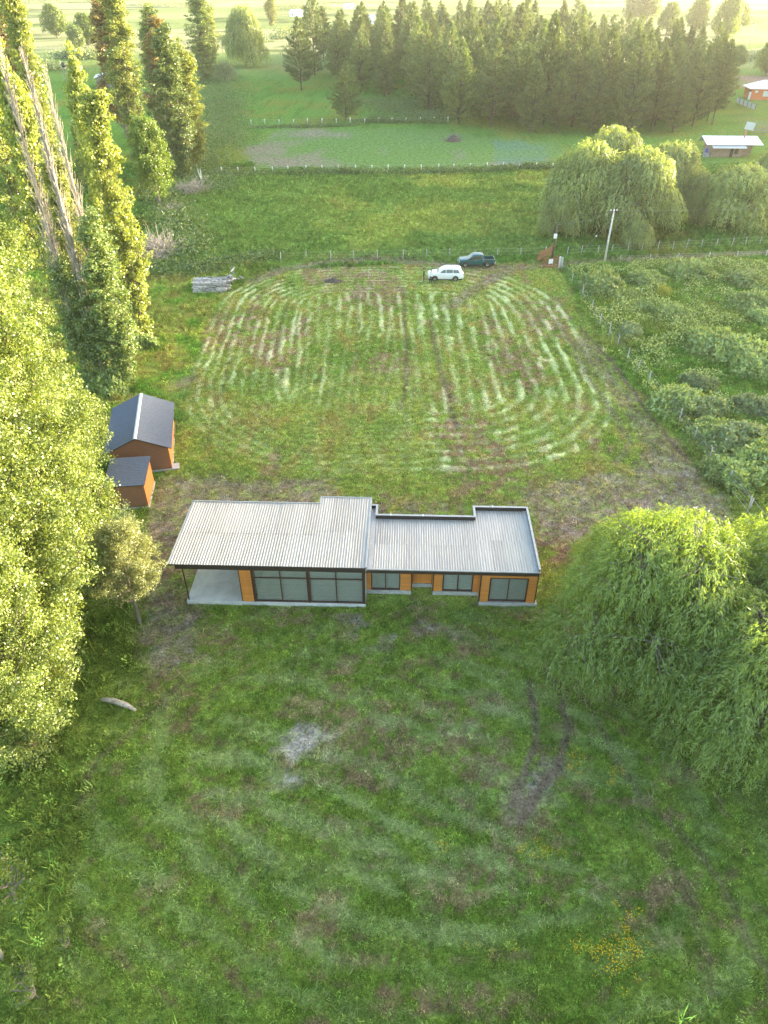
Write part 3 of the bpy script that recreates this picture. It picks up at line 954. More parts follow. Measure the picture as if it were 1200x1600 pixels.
def dead_meshes(seed, h, r, skirt):
    rg = np.random.default_rng(seed)
    env = lambda t: 1.35 * r * np.clip(1.1 - t, .05, 1) ** .6
    tm, Pt = trunk_limbs(rg, h, .34, nb=190, z0=.10, zt=.97, env=env, rise=.15, spread_pow=1.2, br=.045, bmat=M['dead'], sides=4)
    e2 = lambda t: 1.9 * np.clip(1.0 - t * 1.6, .15, 1) ** .5
    _, Pl = trunk_limbs(rg, h * skirt, .1, nb=34, z0=.03, env=e2, rise=.5)
    return tm, crown_from(rg, Pl, 330, 38, .42, .20, .15, M['poplar_dark'], smin=.15)


deadA = dead_meshes(130, 29, 1.0, .42)
deadB = dead_meshes(131, 29, .8, .36)
for (u, v, ms, sc, lab) in (
        (140, 592, deadA, 1.0, "leftmost dead-topped poplar, its bare grey trunk leaning left"),
        (166, 600, deadB, .98, "middle dead-topped poplar with bare forked top and leafy skirt"),
        (186, 585, deadA, .92, "right-hand dead-topped poplar with yellow leaves around its stem")):
    tree("dead_topped_poplar", ms, ground_pt(u, v), lab, group="dead-topped poplars by the left hedge", rz=u * .37, sc=sc)
for (u, v, top, ms, sx, lab) in (
        (226, 528, 142, popM[0], 1.0, "bright leafy poplar right of the dead-topped poplars"),
        (200, 500, 66, popM[1], .72, "thin yellow poplar rising behind the dead-topped poplars"),
        (196, 600, 330, popD, 1.0, "short dark poplar at the foot of the dead trunks"),
        (165, 575, 250, popM[0], .9, "leafy poplar between the dead trunks"),
        (128, 560, 60, popM[1], .95, "leafy poplar just behind the leftmost dead trunk"),
        (60, 420, 60, popM[1], 1.1, "poplar with bare lower stem on the far left edge"),
        (100, 330, -60, popM[0], 1.3, "tall yellow poplar behind the dead trunks near the top left corner"),
        (68, 300, -70, popBr, 1.6, "rusty brown poplar in the top left corner"),
        (138, 300, 190, popD, .55, "small slender dark poplar left of the grey barn"),
        (214, 226, -25, popM[0], 1.9, "large column poplar with rusty left flank"),
        (200, 215, -15, popBr, 1.9, "rusty column poplar beside the grey barn"),
        (262, 245, 15, popD, 1.4, "dark green poplar left of the mixed clump"),
        (252, 170, 5, popM[1], 1.6, "pale poplar far behind the dark one"),
        (285, 275, 40, popD, 1.7, "broad dark poplar with a bare stem over the bramble bank"),
        (306, 262, 60, popM[1], 1.6, "yellow-lit poplar on the right of the mixed clump"),
        (272, 250, 30, popBr, 1.6, "rusty topped poplar inside the mixed clump"),
        (320, 130, -20, popD, 2.3, "lone column poplar behind the mixed clump"),
        (332, 98, 12, popM[0], 1.8, "small bright poplar beside the lone column poplar"),
        (425, 40, -20, popM[0], 2.2, "far poplar at the top edge left of the pines")):
    x, y, z = ground_pt(u, v)
    lo, hi = 0., 32.9 if top > -51 else 45
    # tree height from where its tip stands against the land behind
    def vt(m): 
        zc = y * cp_ - (m - CAM_H) * sp_; yc = y * sp_ + (m - CAM_H) * cp_
        return 800 - FPX * yc / zc
    for _ in range(40):
        mid = (lo + hi) / 2
        if vt(mid) > top: lo = mid
        else: hi = mid
    sz = max(mid, 4) / 24.
    tree("poplar_tree", ms, (x, y, z), lab, group="poplars of the left shelter belt", rz=u * .21, sc=(sx, sx, sz))

# --- other broadleaf trees
roundM = poplar_meshes(140, 12.5, 3.6, 900, 40, .62, .26, .18, M['round'], nb=80, z0=.10, rise=.34, prof=.5, r0=.3, peak=.4)
tree("round_tree", roundM, ground_pt(250, 322), "bright green bushy tree standing right of the column poplars", rz=.4)
bushM = poplar_meshes(141, 8, 3.6, 420, 34, .8, .42, .30, M['round'], nb=50, z0=.08, rise=.4, prof=.5, r0=.25, peak=.4)
bushD = poplar_meshes(142, 8, 3.4, 420, 34, .8, .42, .30, M['poplar_dark'], nb=50, z0=.08, rise=.4, prof=.5, r0=.25, peak=.4)
greyM = willow_meshes(143, 8, 5, 12, 900, 12, .5, .08, M['bramble_grey'], r0=.2)
farW = [willow_meshes(150 + i, 13, 6.6, 24, 2700, 14, .62, .13, M['willow_far'], drop=(1.2, 3.4)) for i in range(2)]
tree("willow_tree", farW[0], ground_pt(385, 104), "yellow-lit weeping willow at the far end of the left hedge", sc=(1.25, 1.25, 1.7))
tree("weeping_shrub", greyM, ground_pt(352, 128), "grey-green weeping shrub on the bramble bank", "shrub", sc=.9)
for (u, v, ms, sc, lab) in (
        (140, 75, bushM, 1.6, "round green tree in the far left meadow"),
        (165, 70, bushD, 1.3, "dark green tree beside the round tree in the far left meadow"),
        (122, 82, bushD, 1.2, "low dark tree left of the round tree in the far left meadow"),
        (90, 60, bushM, 1.8, "pale tree behind the rusty poplar at the far left"),
        (190, 60, bushM, 1.1, "small bush tree left of the large column poplar"),
        (1010, 36, bushM, 2.2, "far pale tree beyond the pine wood"),
        (985, 36, bushD, 1.9, "far dark tree beyond the pine wood"),
        (1040, 55, bushM, 1.8, "lit round tree behind the right end of the pine wood"),
        (1085, 52, bushM, 2.0, "lit tree between the pine wood and the far pole"),
        (1130, 62, bushM, 2.2, "large lit tree right of the pine wood"),
        (1150, 50, bushM, 1.7, "tree behind the large lit tree right of the pine wood"),
        (1196, 118, bushM, 1.2, "lit tree behind the orange house"),
        (1150, 108, bushD, .9, "low dark tree by the brown plot")):
    tree("broadleaf_tree", ms, ground_pt(u, v), lab, rz=u * .13, sc=sc, group="far broadleaf trees")

# --- willows beyond the road
for (u, v, i, sx, sz, lab) in (
        (905, 352, 0, .92, 1.0, "leftmost willow of the group beyond the road"),
        (985, 362, 1, 1.0, .96, "willow right behind the utility pole"),
        (945, 322, 1, 1.0, 1.0, "willow at the back of the group beyond the road"),
        (1035, 330, 0, .95, .86, "yellow-topped willow in front of the log cabin"),
        (1140, 350, 1, 1.0, .72, "round willow right of the bare grey boughs"),
        (1198, 330, 0, .8, .8, "willow cut by the right frame edge beyond the road"),
        (1080, 345, 0, .5, .6, "half-dead low willow between two fuller ones"),
        (995, 385, 1, .35, .30, "low young willow by the road fence right of the pole"),
        (868, 368, 1, .45, .50, "low willow at the left foot of the group beyond the road")):
    tree("willow_tree", farW[i], ground_pt(u, v), lab, group="willows beyond the road", rz=u * .11, sc=(sx, sx, sz))

# --- big willows right of the house
bigW = [willow_meshes(160, 11.0, 6.6, 24, 6200, 20, .27, .052, M['willow'], drop=(.8, 2.8)),
        willow_meshes(161, 10.4, 6.0, 20, 5600, 20, .27, .052, M['willow'], drop=(.8, 2.8))]
for (x, y, i, rz, sc, lab) in (
        (15.7, 29.2, 0, .3, .98, "big weeping willow touching the right end of the house"),
        (23.0, 29.0, 1, 1.3, 1.0, "big weeping willow on the right frame edge behind the nearest one"),
        (19.4, 24.3, 1, 3.3, .9, "weeping willow nearest the camera with boughs down to the grass"),
        (25.0, 22.5, 0, 2.0, .85, "weeping willow cut by the right frame edge")):
    tree("willow_tree", bigW[i], (x, y, 0), lab, group="big willows right of the house", rz=rz, sc=sc)

# --- pine wood
pineM = [pine_meshes(170 + i, 17.5 + i * .9, 4.7 + .4 * (i % 3), 8500, z0=[.07, .12, .05, .2, .1][i]) for i in range(5)]
pl = px_poly([(512, 128), (560, 152), (610, 160), (700, 182), (770, 205), (850, 217), (1040, 212), (1125, 195), (1120, 150), (1075, 120), (1000, 100), (860, 75), (700, 72), (540, 82)])
rg = random.Random(5)
cand = []
gy_ = pl[:, 1].min()
while gy_ < pl[:, 1].max():
    gx_ = pl[:, 0].min() + rg.uniform(0, 3)
    while gx_ < pl[:, 0].max():
        cand.append((gx_ + rg.uniform(-1.5, 1.5), gy_ + rg.uniform(-1.8, 1.8)))
        gx_ += 7.6 if gy_ < 250 else 9.4
    gy_ += 8.4 if gy_ < 250 else 11.0
cand = np.array(cand)
sdp = sdpoly(cand[:, 0], cand[:, 1], pl)
cand = cand[sdp < 0]; sdp = sdp[sdp < 0]
o_ = np.argsort(cand[:, 1]); cand = cand[o_]; sdp = sdp[o_]
print("pines in wood", len(cand))
for (u, v, top, i, sx, lab) in (
        (541, 188, 98, 0, .95, "small lone pine standing in front of the pine wood"),
        (471, 141, 28, 1, 1.15, "tall lone pine left of the pine wood"),
        (492, 118, -14, 2, 1.3, "darkest tall pine at the left corner of the wood"),
        (506, 96, 10, 3, 1.2, "pine with lit right flank behind the left corner of the wood"),
        (716, 193, 60, 0, 1.05, "front pine with a pointed lit tip leaning over the plot fence"),
        (1112, 196, 62, 3, .95, "pine with bare lower trunk at the right end of the wood"),
        (1096, 186, 60, 1, .9, "pine just left of the one with a bare lower trunk"),
        (700, 160, 35, 2, 1.0, "pine standing second behind the pointed front pine"),
        (897, 62, -12, 4, 1.3, "spreading pine rising above the wood at the top edge"),
        (818, 50, -8, 0, .8, "thin pine tip above the wood near the top edge")):
    x, y, z = ground_pt(u, v)
    def vt(m):
        zc = y * cp_ - (m - CAM_H) * sp_; yc = y * sp_ + (m - CAM_H) * cp_
        return 800 - FPX * yc / zc
    lo, hi = 0., 32.9
    for _ in range(40):
        mid = (lo + hi) / 2
        if vt(mid) > top: lo = mid
        else: hi = mid
    tree("pine_tree", pineM[i], (x, y, z), lab, "pine tree", "pines in and beside the wood", rz=u * .3, sc=(sx, sx, mid / (17.5 + i * .9)))
for k_, (x, y) in enumerate(cand):
    if any(math.hypot(x - q[0], y - q[1]) < 3.5 for q in [P(716, 193), P(1112, 196), P(1096, 186), P(700, 160)]): continue
    i = rg.randrange(5)
    s_ = rg.uniform(.80, 1.14) * (1.0 if sdp[k_] < -8 else .94)
    if x > 60: s_ *= .9
    edge_ = sdp[k_] > -6
    side_ = "left" if x < 15 else ("middle" if x < 50 else "right")
    rank_ = "front" if y < 225 else ("middle" if y < 290 else "rear")
    lab = (("pine on the %s edge of the wood, %s ranks, crown to the grass" if edge_ else "pine inside the %s part of the wood, %s ranks, pointed top showing") % (side_, rank_))
    tree("pine_tree", pineM[i], (x, y, float(height(np.array([x]), np.array([y]))[0]) - .05), lab, "pine tree",
         "pines on the edge of the wood" if edge_ else "pines in the depth of the wood", rz=rg.uniform(0, 6.28), sc=(s_, s_, s_ * rg.uniform(.82, 1.10)))

# --- far scrub and tree lines
rgn = np.random.default_rng(77)
farlow = []
def far_scrub(name, label, lines, n, mat, L):
    Cs = []
    for (a, b, wd, hh, dens) in lines:
        m_ = int(n * dens)
        t = rgn.random(m_); lob = fbm(t * 14, t * 0 + a[0], 5, 3)
        x = a[0] + (b[0] - a[0]) * t + rgn.normal(0, wd, m_); y = a[1] + (b[1] - a[1]) * t + rgn.normal(0, wd, m_)
        z = rgn.random(m_) ** .8 * hh * np.clip(lob * 2 - .4, .15, 1.4)
        Cs.append(np.stack([x, y, z], 1))
    Cn = np.concatenate(Cs); m_ = len(Cn)
    me = leaf_mesh(name, Cn, rand_unit(rgn, m_), rand_unit(rgn, m_), L, L * .7, mat, rgn.random(m_))
    T(link(name, me), label, None, kind="stuff")


def wl(*q): return [P(*a)[:2] for a in q]
ln = []
for (u0, v0, u1, v1, wd, hh, dn) in ((-40, 6, 170, 4, 4, 6, 1), (200, 8, 330, 12, 4, 6, .8), (425, 62, 600, 50, 3, 6, 1.2), (420, 14, 520, 16, 4, 6, .8), (620, 14, 800, 10, 5, 5, .8),
                                   (1000, 20, 1100, 26, 4, 4, .7), (1090, 40, 1200, 36, 4, 4, .6), (1110, 22, 1230, 20, 4, 4, .6), (1120, 8, 1260, 10, 4, 4, .4), (905, 28, 1000, 24, 4, 4, .5),
                                   (1120, 92, 1160, 96, 3, 3, .7), (1170, 96, 1230, 92, 3, 4, .7), (95, 90, 150, 92, 3, 4, .7), (30, 100, 90, 110, 3, 4, .5), (330, 60, 420, 66, 3, 3, .5)):
    a, b = wl((u0, v0), (u1, v1)); ln.append((a, b, wd, hh, dn))
far_scrub("far_scrub", "low scrub and tree lines between the far fields", ln, 3800, M['bramble_grey'], .9)
# bramble bank between the left belt and the fields, and hedges along the plot fences
ln = []
for (u0, v0, u1, v1, wd, hh, dn) in ((330, 110, 350, 170, 5, 1.6, 2.2), (340, 160, 350, 230, 4, 1.4, 2.2), (300, 230, 340, 300, 3, 1.3, 1.6), (255, 300, 300, 400, 2.0, 1.2, 1.8),
                                   (230, 420, 330, 420, 1.6, 1.0, 1.2), (350, 412, 430, 398, 1.1, .9, .8),
                                   (345, 275, 480, 271, .9, 1.0, 1.2), (480, 271, 680, 272, .8, .9, 1.2), (680, 272, 860, 262, .8, 1.0, 1.2),
                                   (560, 190, 690, 192, 1.2, 1.3, 1.2), (390, 200, 560, 196, .9, .6, .6),
                                   (600, 170, 700, 184, 4, 1.2, 1.4), (560, 160, 700, 165, 5, 1.0, 1.6)):
    a, b = wl((u0, v0), (u1, v1)); ln.append((a, b, wd, hh, dn))
far_scrub("bramble_thicket", "low tangled brambles along the left bank and the plot hedges", ln, 6200, M['thicket'], .34)

# --- bramble bushes in the rough ground on the right
mounds = [mound_mesh(200 + i, 2.6, 2.1, 1.15, 4200, M['bramble' if i != 2 else 'bramble_grey'], .34, .22) for i in range(4)]
bl = [(940, 452, 1.35, 0, "large dome of bramble just right of the gate"), (1010, 440, 1.0, 1, "bramble hump right of the dome by the gate"), (1080, 428, 1.3, 3, "broad bramble hump along the road"),
      (1160, 440, 1.1, 0, "bramble hump near the right frame edge below the road"), (1178, 478, 1.2, 1, "bramble clump left of the frame edge above the dry patch"),
      (1195, 500, .9, 3, "small bramble clump on the right frame edge"), (1110, 545, 1.3, 0, "left end of the long bramble ridge"), (1150, 552, 1.3, 1, "middle of the long bramble ridge"),
      (1190, 580, 1.3, 3, "right end of the long bramble ridge"), (1060, 632, 1.15, 0, "dense light bramble bush beside the track"), (1105, 640, .8, 2, "greyish low bush right of the light bramble"),
      (985, 520, .7, 2, "small greyish bush by the diagonal fence"), (1150, 690, 1.1, 2, "grey bush above the lower right corner of the track"), (1110, 680, .9, 1, "green bush between the track and the grey bush"),
      (1150, 745, 1.0, 3, "leafy bush beside the wire stay"), (1190, 730, 1.2, 0, "leafy bush at the frame edge above the stay"), (1120, 740, .7, 1, "low leafy bush at the end of the diagonal fence"),
      (1180, 640, .9, 2, "grey scrub under the long bramble ridge"), (1050, 490, .8, 1, "low bramble left of the golden bush"), (1090, 600, .7, 2, "low scrub below the long bramble ridge"),
      (1010, 480, .75, 0, "low bramble between the dome and the golden bush")]
for (u, v, s_, i, lab) in bl:
    b = empty("bramble_bush", ground_pt(u, v), u * .7)
    b.scale = (s_, s_, s_)
    link("foliage", mounds[i], b); T(b, lab, "bush", "bramble bushes in the rough ground")
for (u, v, s_, lab) in ((142, 602, .8, "dark leafy scrub round the foot of the leftmost dead-topped poplar"), (176, 606, .9, "dark leafy scrub round the foot of the other dead-topped poplars"), (228, 540, .6, "leafy scrub round the foot of the bright leafy poplar")):
    b = empty("scrub_bush", ground_pt(u, v), u * .7)
    b.scale = (s_, s_, s_ * 1.5)
    link("foliage", mounds[3], b); T(b, lab, "bush", "scrub at the feet of the left poplars")
gb = mound_mesh(230, .95, .85, 1.3, 3200, M['gold'], .13, .05)
b = empty("golden_bush", ground_pt(1035, 462)); link("foliage", gb, b); T(b, "single golden-green bush standing out of the brambles", "bush")
m_ = 60000
x = rgn.uniform(20, 62, m_ * 2); y = rgn.uniform(38, 104, m_ * 2)
k = (sdpoly(x, y, Z['rough']) < -.5) & (fbm(x * .35, y * .35, 141, 4) > .40); x = x[k][:m_]; y = y[k][:m_]
z = rgn.random(len(x)) * 1.0 * sstep(.38, .62, fbm(x * .35, y * .35, 141, 4)) + height(x, y)
me = leaf_mesh("ground_brambles", np.stack([x, y, z], 1), rand_unit(rgn, len(x)) + np.array([0, 0, .2]), rand_unit(rgn, len(x)), .24, .16, M['bramble'], rgn.random(len(x)))
T(link("ground_brambles", me), "low brambles spreading through the rough ground", None, kind="stuff")

# --- saplings at the lower left
sapM = poplar_meshes(240, 3.2, 1.1, 60, 22, .22, .12, .10, M['round'], nb=20, z0=.1, rise=.5, prof=.5, r0=.035, peak=.5)
for (u, v, s_, lab) in ((25, 1400, 1.0, "thin leafy sapling on the lower left edge"), (110, 1480, .5, "low sapling in the weeds right of the thin one"), (60, 1560, .8, "leafy sapling in the lower left corner")):
    tree("sapling", sapM, ground_pt(u, v), lab, "sapling", "saplings in the lower left weeds", rz=u, sc=s_)

# ------------------------------------------------------------------ house materials
M['zinc'] = solid("corrugated_zinc", (.46, .435, .405), .5, .35, noise=.22, nscale=.9, stretch=(6, .5, 1))
M['zinc_trim'] = solid("zinc_flashing", (.42, .42, .42), .5, .3, noise=.15, nscale=3)
M['fascia'] = solid("dark_brown_fascia", (.035, .024, .020), .5)
M['frame'] = solid("window_frame_brown", (.075, .030, .022), .45)
M['plank'] = solid("cedar_planks", (.62, .25, .055), .55, noise=.25, nscale=4, stretch=(.6, 6, 6), col2=(.46, .165, .035), bump=.15)
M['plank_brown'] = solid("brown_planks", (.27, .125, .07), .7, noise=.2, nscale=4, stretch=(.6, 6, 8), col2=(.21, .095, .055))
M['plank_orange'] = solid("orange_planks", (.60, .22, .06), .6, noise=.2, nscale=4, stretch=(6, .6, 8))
M['backing'] = solid("dark_backing", (.05, .03, .02), .8)
M['concrete'] = solid("pale_concrete", (.50, .51, .52), .85, noise=.2, nscale=1.6, bump=.15, bscale=9)
M['footing'] = solid("footing_concrete", (.46, .46, .45), .9, noise=.35, nscale=5, stretch=(1, 1, 3), bump=.3)
M['floor'] = solid("grey_floor_planks", (.60, .62, .63), .35, noise=.3, nscale=5, stretch=(.7, 7, 1), col2=(.42, .44, .45))
M['white'] = solid("white_plaster", (.75, .75, .73), .8)
M['shingle'] = solid("slate_blue_shingles", (.085, .105, .155), .8, noise=.3, nscale=7)
M['cap'] = solid("ridge_cap", (.52, .53, .54), .5)
M['iron'] = solid("dark_iron", (.05, .05, .05), .5, .5)


def glass_mat(name, tint=(.90, .93, .92)):
    m, n, o = new_mat(name)
    t = n.nodes.new("ShaderNodeBsdfTransparent"); t.inputs[0].default_value = (*tint, 1)
    g = n.nodes.new("ShaderNodeBsdfGlossy"); g.inputs['Roughness'].default_value = .02
    f = n.nodes.new("ShaderNodeLayerWeight"); f.inputs[0].default_value = .18
    ad = n.nodes.new("ShaderNodeMath"); ad.operation = 'ADD'; ad.inputs[1].default_value = .05
    n.links.new(f.outputs[0], ad.inputs[0])
    mx = n.nodes.new("ShaderNodeMixShader")
    n.links.new(ad.outputs[0], mx.inputs[0]); n.links.new(t.outputs[0], mx.inputs[1]); n.links.new(g.outputs[0], mx.inputs[2])
    n.links.new(mx.outputs[0], o.inputs[0])
    return m


M['glass'] = glass_mat("window_glass")

# ------------------------------------------------------------------ the house
house = empty("house", (-12.75, 33.95, 0), R_(-1.8))
T(house, "long single-storey house with zinc roofs, cedar planks and dark window frames", "house")
mb = MB()
mb.box(0, 11.57, -.06, 6.35, -.3, .30); mb.box(8.2, 11.57, 6.35, 7.1, -.3, .30)
slab = mb.build("slab", M['concrete'], house, .01)
mb = MB()
mb.box(11.575, 14.5, 1.28, 5.4, -.3, .30); mb.box(14.5, 15.9, 2.0, 5.4, -.3, .298); mb.box(15.9, 18.85, 1.28, 5.4, -.3, .30)
mb.box(18.853, 22.45, .36, 6.55, -.3, .30); mb.box(22.45, 22.6, .36, .8, -.3, .22)
mb.build("footing", M['footing'], house, .01)
mb = MB()
mb.box(4.5, 11.45, .1, 6.2, .301, .312); mb.box(11.6, 22.3, 2.15, 5.3, .301, .312); mb.box(11.6, 14.4, 1.42, 2.15, .301, .312); mb.box(16.0, 22.3, 1.42, 2.15, .301, .312); mb.box(19, 22.3, .55, 1.42, .301, .312)
fl = mb.build("floor", M['floor'], house)
mb = MB()
for i in range(24): mb.box(4.5, 11.45, .1 + i * .25, .11 + i * .25, .3125, .3145)
mb.build("floor_joint", M['frame'], fl)
# back and side walls
mb = MB()
mb.box(3.66, 4.7, 6.22, 6.32, .3, 3.2); mb.box(10.9, 11.5, 6.22, 6.32, .3, 3.2); mb.box(4.7, 10.9, 6.22, 6.32, 2.95, 3.2); mb.box(11.5, 11.9, 5.3, 5.4, .3, 2.7); mb.box(14.2, 16.3, 5.3, 5.4, .3, 2.7); mb.box(18.4, 18.8, 5.3, 5.4, .3, 2.7); mb.box(11.9, 14.2, 5.3, 5.4, 2.55, 2.7); mb.box(16.3, 18.4, 5.3, 5.4, 2.55, 2.7); mb.box(18.8, 19.3, 6.42, 6.5, .3, 2.7); mb.box(22.0, 22.4, 6.42, 6.5, .3, 2.7); mb.box(19.3, 22.0, 6.42, 6.5, 2.5, 2.7); mb.box(22.3, 22.4, .55, 6.42, .3, 2.7)
mb.box(11.46, 11.56, .12, 6.2, .3, 3.2); mb.box(18.86, 18.95, 1.4, 6.4, .3, 2.7); mb.box(14.45, 14.53, 1.4, 5.3, .3, 2.7); mb.box(15.9, 15.98, 1.4, 5.3, .3, 2.7)
mb.box(3.66, 4.40, 3.2, 6.2, .3, 3.2)
mb.build("inner_wall", M['white'], house)
plank_cache = {}


def plank_wall(parent, x0, x1, z0, z1, y, name="cladding", ph=.142, t=.022, mat=None):
    """dark backing with separate horizontal boards"""
    mb = MB(); mb.box(x0, x1, y + .003, y + .09, z0, z1)
    wl_ = mb.build(name, M['backing'], parent)
    n = max(1, round((z1 - z0) / ph)); ph = (z1 - z0) / n
    key = (round(x1 - x0, 3), round(ph, 4))
    for i in range(n):
        if key not in plank_cache:
            q = MB(); q.box(0, x1 - x0, -t, 0, .005, ph - .006)
            o = q.build("plank", mat or M['plank'], wl_, .003)
            plank_cache[key] = o.data
        else:
            o = link("plank", plank_cache[key], wl_)
        o.location = (x0, y + random.uniform(-.003, .001), z0 + i * ph)
    return wl_


random.seed(3)
plank_wall(house, 3.68, 4.40, .32, 3.05, -.01)
pw = MB(); pw.box(3.66, 4.42, .082, .25, .31, 3.05); pw.box(3.62, 3.678, -.03, .25, .31, 3.05); pw.build("corner_post", M['fascia'], house)
plank_wall(house, 11.58, 11.86, .32, 2.66, 1.33)
plank_wall(house, 13.78, 14.46, .32, 2.66, 1.33)
plank_wall(house, 14.6, 15.84, .32, 2.66, 2.06)
plank_wall(house, 15.95, 16.50, .32, 2.66, 1.33)
plank_wall(house, 18.50, 18.82, .32, 2.66, 1.33)
plank_wall(house, 18.90, 19.42, .32, 2.68, .43)
plank_wall(house, 21.86, 22.38, .32, 2.68, .43)
plank_wall(house, 19.42, 21.86, 2.40, 2.68, .43)
mb = MB()
for (a, y) in ((14.46, 1.30), (14.53, 2.0), (15.84, 2.0), (15.88, 1.30), (18.82, .42), (22.38, .40)): mb.box(a, a + .07, y, y + .12, .31, 2.66)
mb.build("trim_board", M['fascia'], house)
# right-hand end wall, the returns of the recesses
mb = MB()
mb.box(22.452, 22.47, .5, 6.4, .31, 2.7); mb.box(14.53, 14.55, 1.42, 2.0, .31, 2.66); mb.box(15.86, 15.878, 1.42, 2.0, .31, 2.66); mb.box(18.83, 18.852, .55, 1.33, .31, 2.66)
mb.build("side_cladding", M['plank'], house)


def window(parent, x0, x1, z0, z1, y, nx=2, transom=None, fr=.06, depth=.09):
    mb = MB()
    mb.box(x0, x1, y - .03, y + depth, z0, z0 + fr); mb.box(x0, x1, y - .03, y + depth, z1 - fr, z1)
    mb.box(x0, x0 + fr, y - .03, y + depth, z0 + fr, z1 - fr); mb.box(x1 - fr, x1, y - .03, y + depth, z0 + fr, z1 - fr)
    w_ = mb.build("window", M['frame'], parent, .004)
    xs_ = [x0 + fr + (x1 - x0 - 2 * fr) * i / nx for i in range(nx + 1)]
    for a in xs_[1:-1]:
        q = MB(); q.box(a - .028, a + .028, y - .015, y + depth - .02, z0 + fr, z1 - fr); q.build("mullion", M['frame'], w_)
    zs = [z0 + fr, z1 - fr] if transom is None else [z0 + fr, transom, z1 - fr]
    if transom is not None:
        q = MB(); q.box(x0 + fr, x1 - fr, y - .012, y + depth - .03, transom - .028, transom + .028); q.build("transom", M['frame'], w_)
    for a, b in zip(xs_, xs_[1:]):
        for c, d in zip(zs, zs[1:]):
            q = MB(); q.box(a + .005, b - .005, y + .02, y + .028, c + .005, d - .005); q.build("pane", M['glass'], w_)
    return w_


window(house, 4.52, 7.94, .33, 3.04, 0, 2, 2.35)
window(house, 8.04, 11.44, .33, 3.04, 0, 2, 2.35)
mb = MB(); mb.box(7.94, 8.04, -.05, .12, .31, 3.05); mb.box(4.42, 4.52, -.05, .12, .31, 3.05); mb.box(11.44, 11.57, -.05, .12, .31, 3.05); mb.build("post", M['fascia'], house)
window(house, 11.88, 13.76, .34, 2.60, 1.33)
window(house, 16.53, 18.48, .34, 2.60, 1.33)
window(house, 19.44, 21.84, .40, 2.38, .43)
window(house, 4.7, 10.9, .33, 2.94, 6.24, 4)
window(house, 11.9, 14.2, .33, 2.54, 5.31)
window(house, 16.3, 18.4, .33, 2.54, 5.31)
window(house, 19.3, 22.0, .35, 2.49, 6.42)
# side glazing of the living room towards the porch
sg = MB(); sg.box(4.43, 4.50, .25, 3.1, .32, .39); sg.box(4.43, 4.50, .25, 3.1, 2.98, 3.04)
for a in (1.0, 2.0, 3.04): sg.box(4.43, 4.50, a, a + .06, .39, 2.98)
sgo = sg.build("side_window", M['frame'], house)
q = MB(); q.box(4.46, 4.468, .25, 3.05, .39, 2.98); q.build("pane", M['glass'], sgo)
# slatted blinds behind the panes; big left windows get them added for brightness
M['fill_blind'] = solid("grey_fill_blinds", (.60, .61, .60), .6, noise=.2, nscale=2, stretch=(1, 1, 12))
for (a, b, c_, d_, y_) in ((4.60, 7.90, .40, 2.97, .14), (8.10, 11.38, .40, 2.97, .14), (11.95, 13.70, .40, 2.54, 1.46), (16.60, 18.42, .40, 2.54, 1.46), (19.51, 21.78, .46, 2.32, .56)):
    q = MB(); nn = int((d_ - c_) / .085)
    for i in range(nn):
        z_ = c_ + i * .085
        q.poly([(a, y_ + .02, z_), (b, y_ + .02, z_), (b, y_, z_ + .085), (a, y_, z_ + .085)])
    q.build("fill_blind", M['fill_blind'], house)
# thin corner post of the porch
q = MB(); q.box(.10, .17, .02, .09, .30, 3.04); q.build("porch_post", M['iron'], house)
# fascias
mb = MB(); mb.box(-.26, 11.60, -.10, -.06, 3.05, 3.40); mb.box(-.26, -.22, -.06, 6.3, 3.05, 3.40); mb.box(-.22, 11.56, 6.26, 6.3, 3.05, 3.40); mb.box(11.56, 11.60, -.06, 7.08, 2.9, 3.40)
mb.box(-.2, 11.55, 0.08, .14, 3.05, 3.39)
mb.build("fascia", M['fascia'], house)
mb = MB(); mb.box(11.61, 22.40, .30, .34, 2.68, 3.03); mb.box(22.36, 22.40, .34, 6.6, 2.68, 3.25)
mb.box(12.08, 18.70, 5.52, 5.60, 2.5, 3.28); mb.box(18.70, 18.78, 5.52, 6.70, 2.5, 3.28); mb.box(18.70, 22.40, 6.66, 6.74, 2.5, 3.28); mb.box(12.04, 12.12, 5.6, 6.7, 2.5, 3.28); mb.box(11.61, 12.08, 6.62, 6.7, 2.5, 3.28)
mb.build("parapet", M['fascia'], house)
# soffits
mb = MB(); mb.box(-.2, 11.5, -.05, 6.2, 3.20, 3.22); mb.box(11.62, 22.35, .35, 5.5, 2.72, 2.74)
mb.build("soffit", M['white'], house)


def corrugated(w_, l_, pitch=.165, hgt=.030, t=.002):
    """one sheet with trapezoid ribs running along y"""
    n = max(1, round(w_ / pitch)); p = w_ / n
    prof = []
    for i in range(n):
        a = i * p
        prof += [(a, 0), (a + p * .45, 0), (a + p * .60, hgt), (a + p * .85, hgt)]
    prof.append((w_, 0))
    V = []; F = []
    for (x_, z_) in prof: V += [(x_, 0, z_), (x_, l_, z_)]
    for i in range(len(prof) - 1):
        F.append((2 * i, 2 * i + 2, 2 * i + 3, 2 * i + 1))
    me = bpy.data.meshes.new("roof_sheet"); me.from_pydata(V, [], F); me.materials.append(M['zinc'])
    return me


sheet_cache = {}


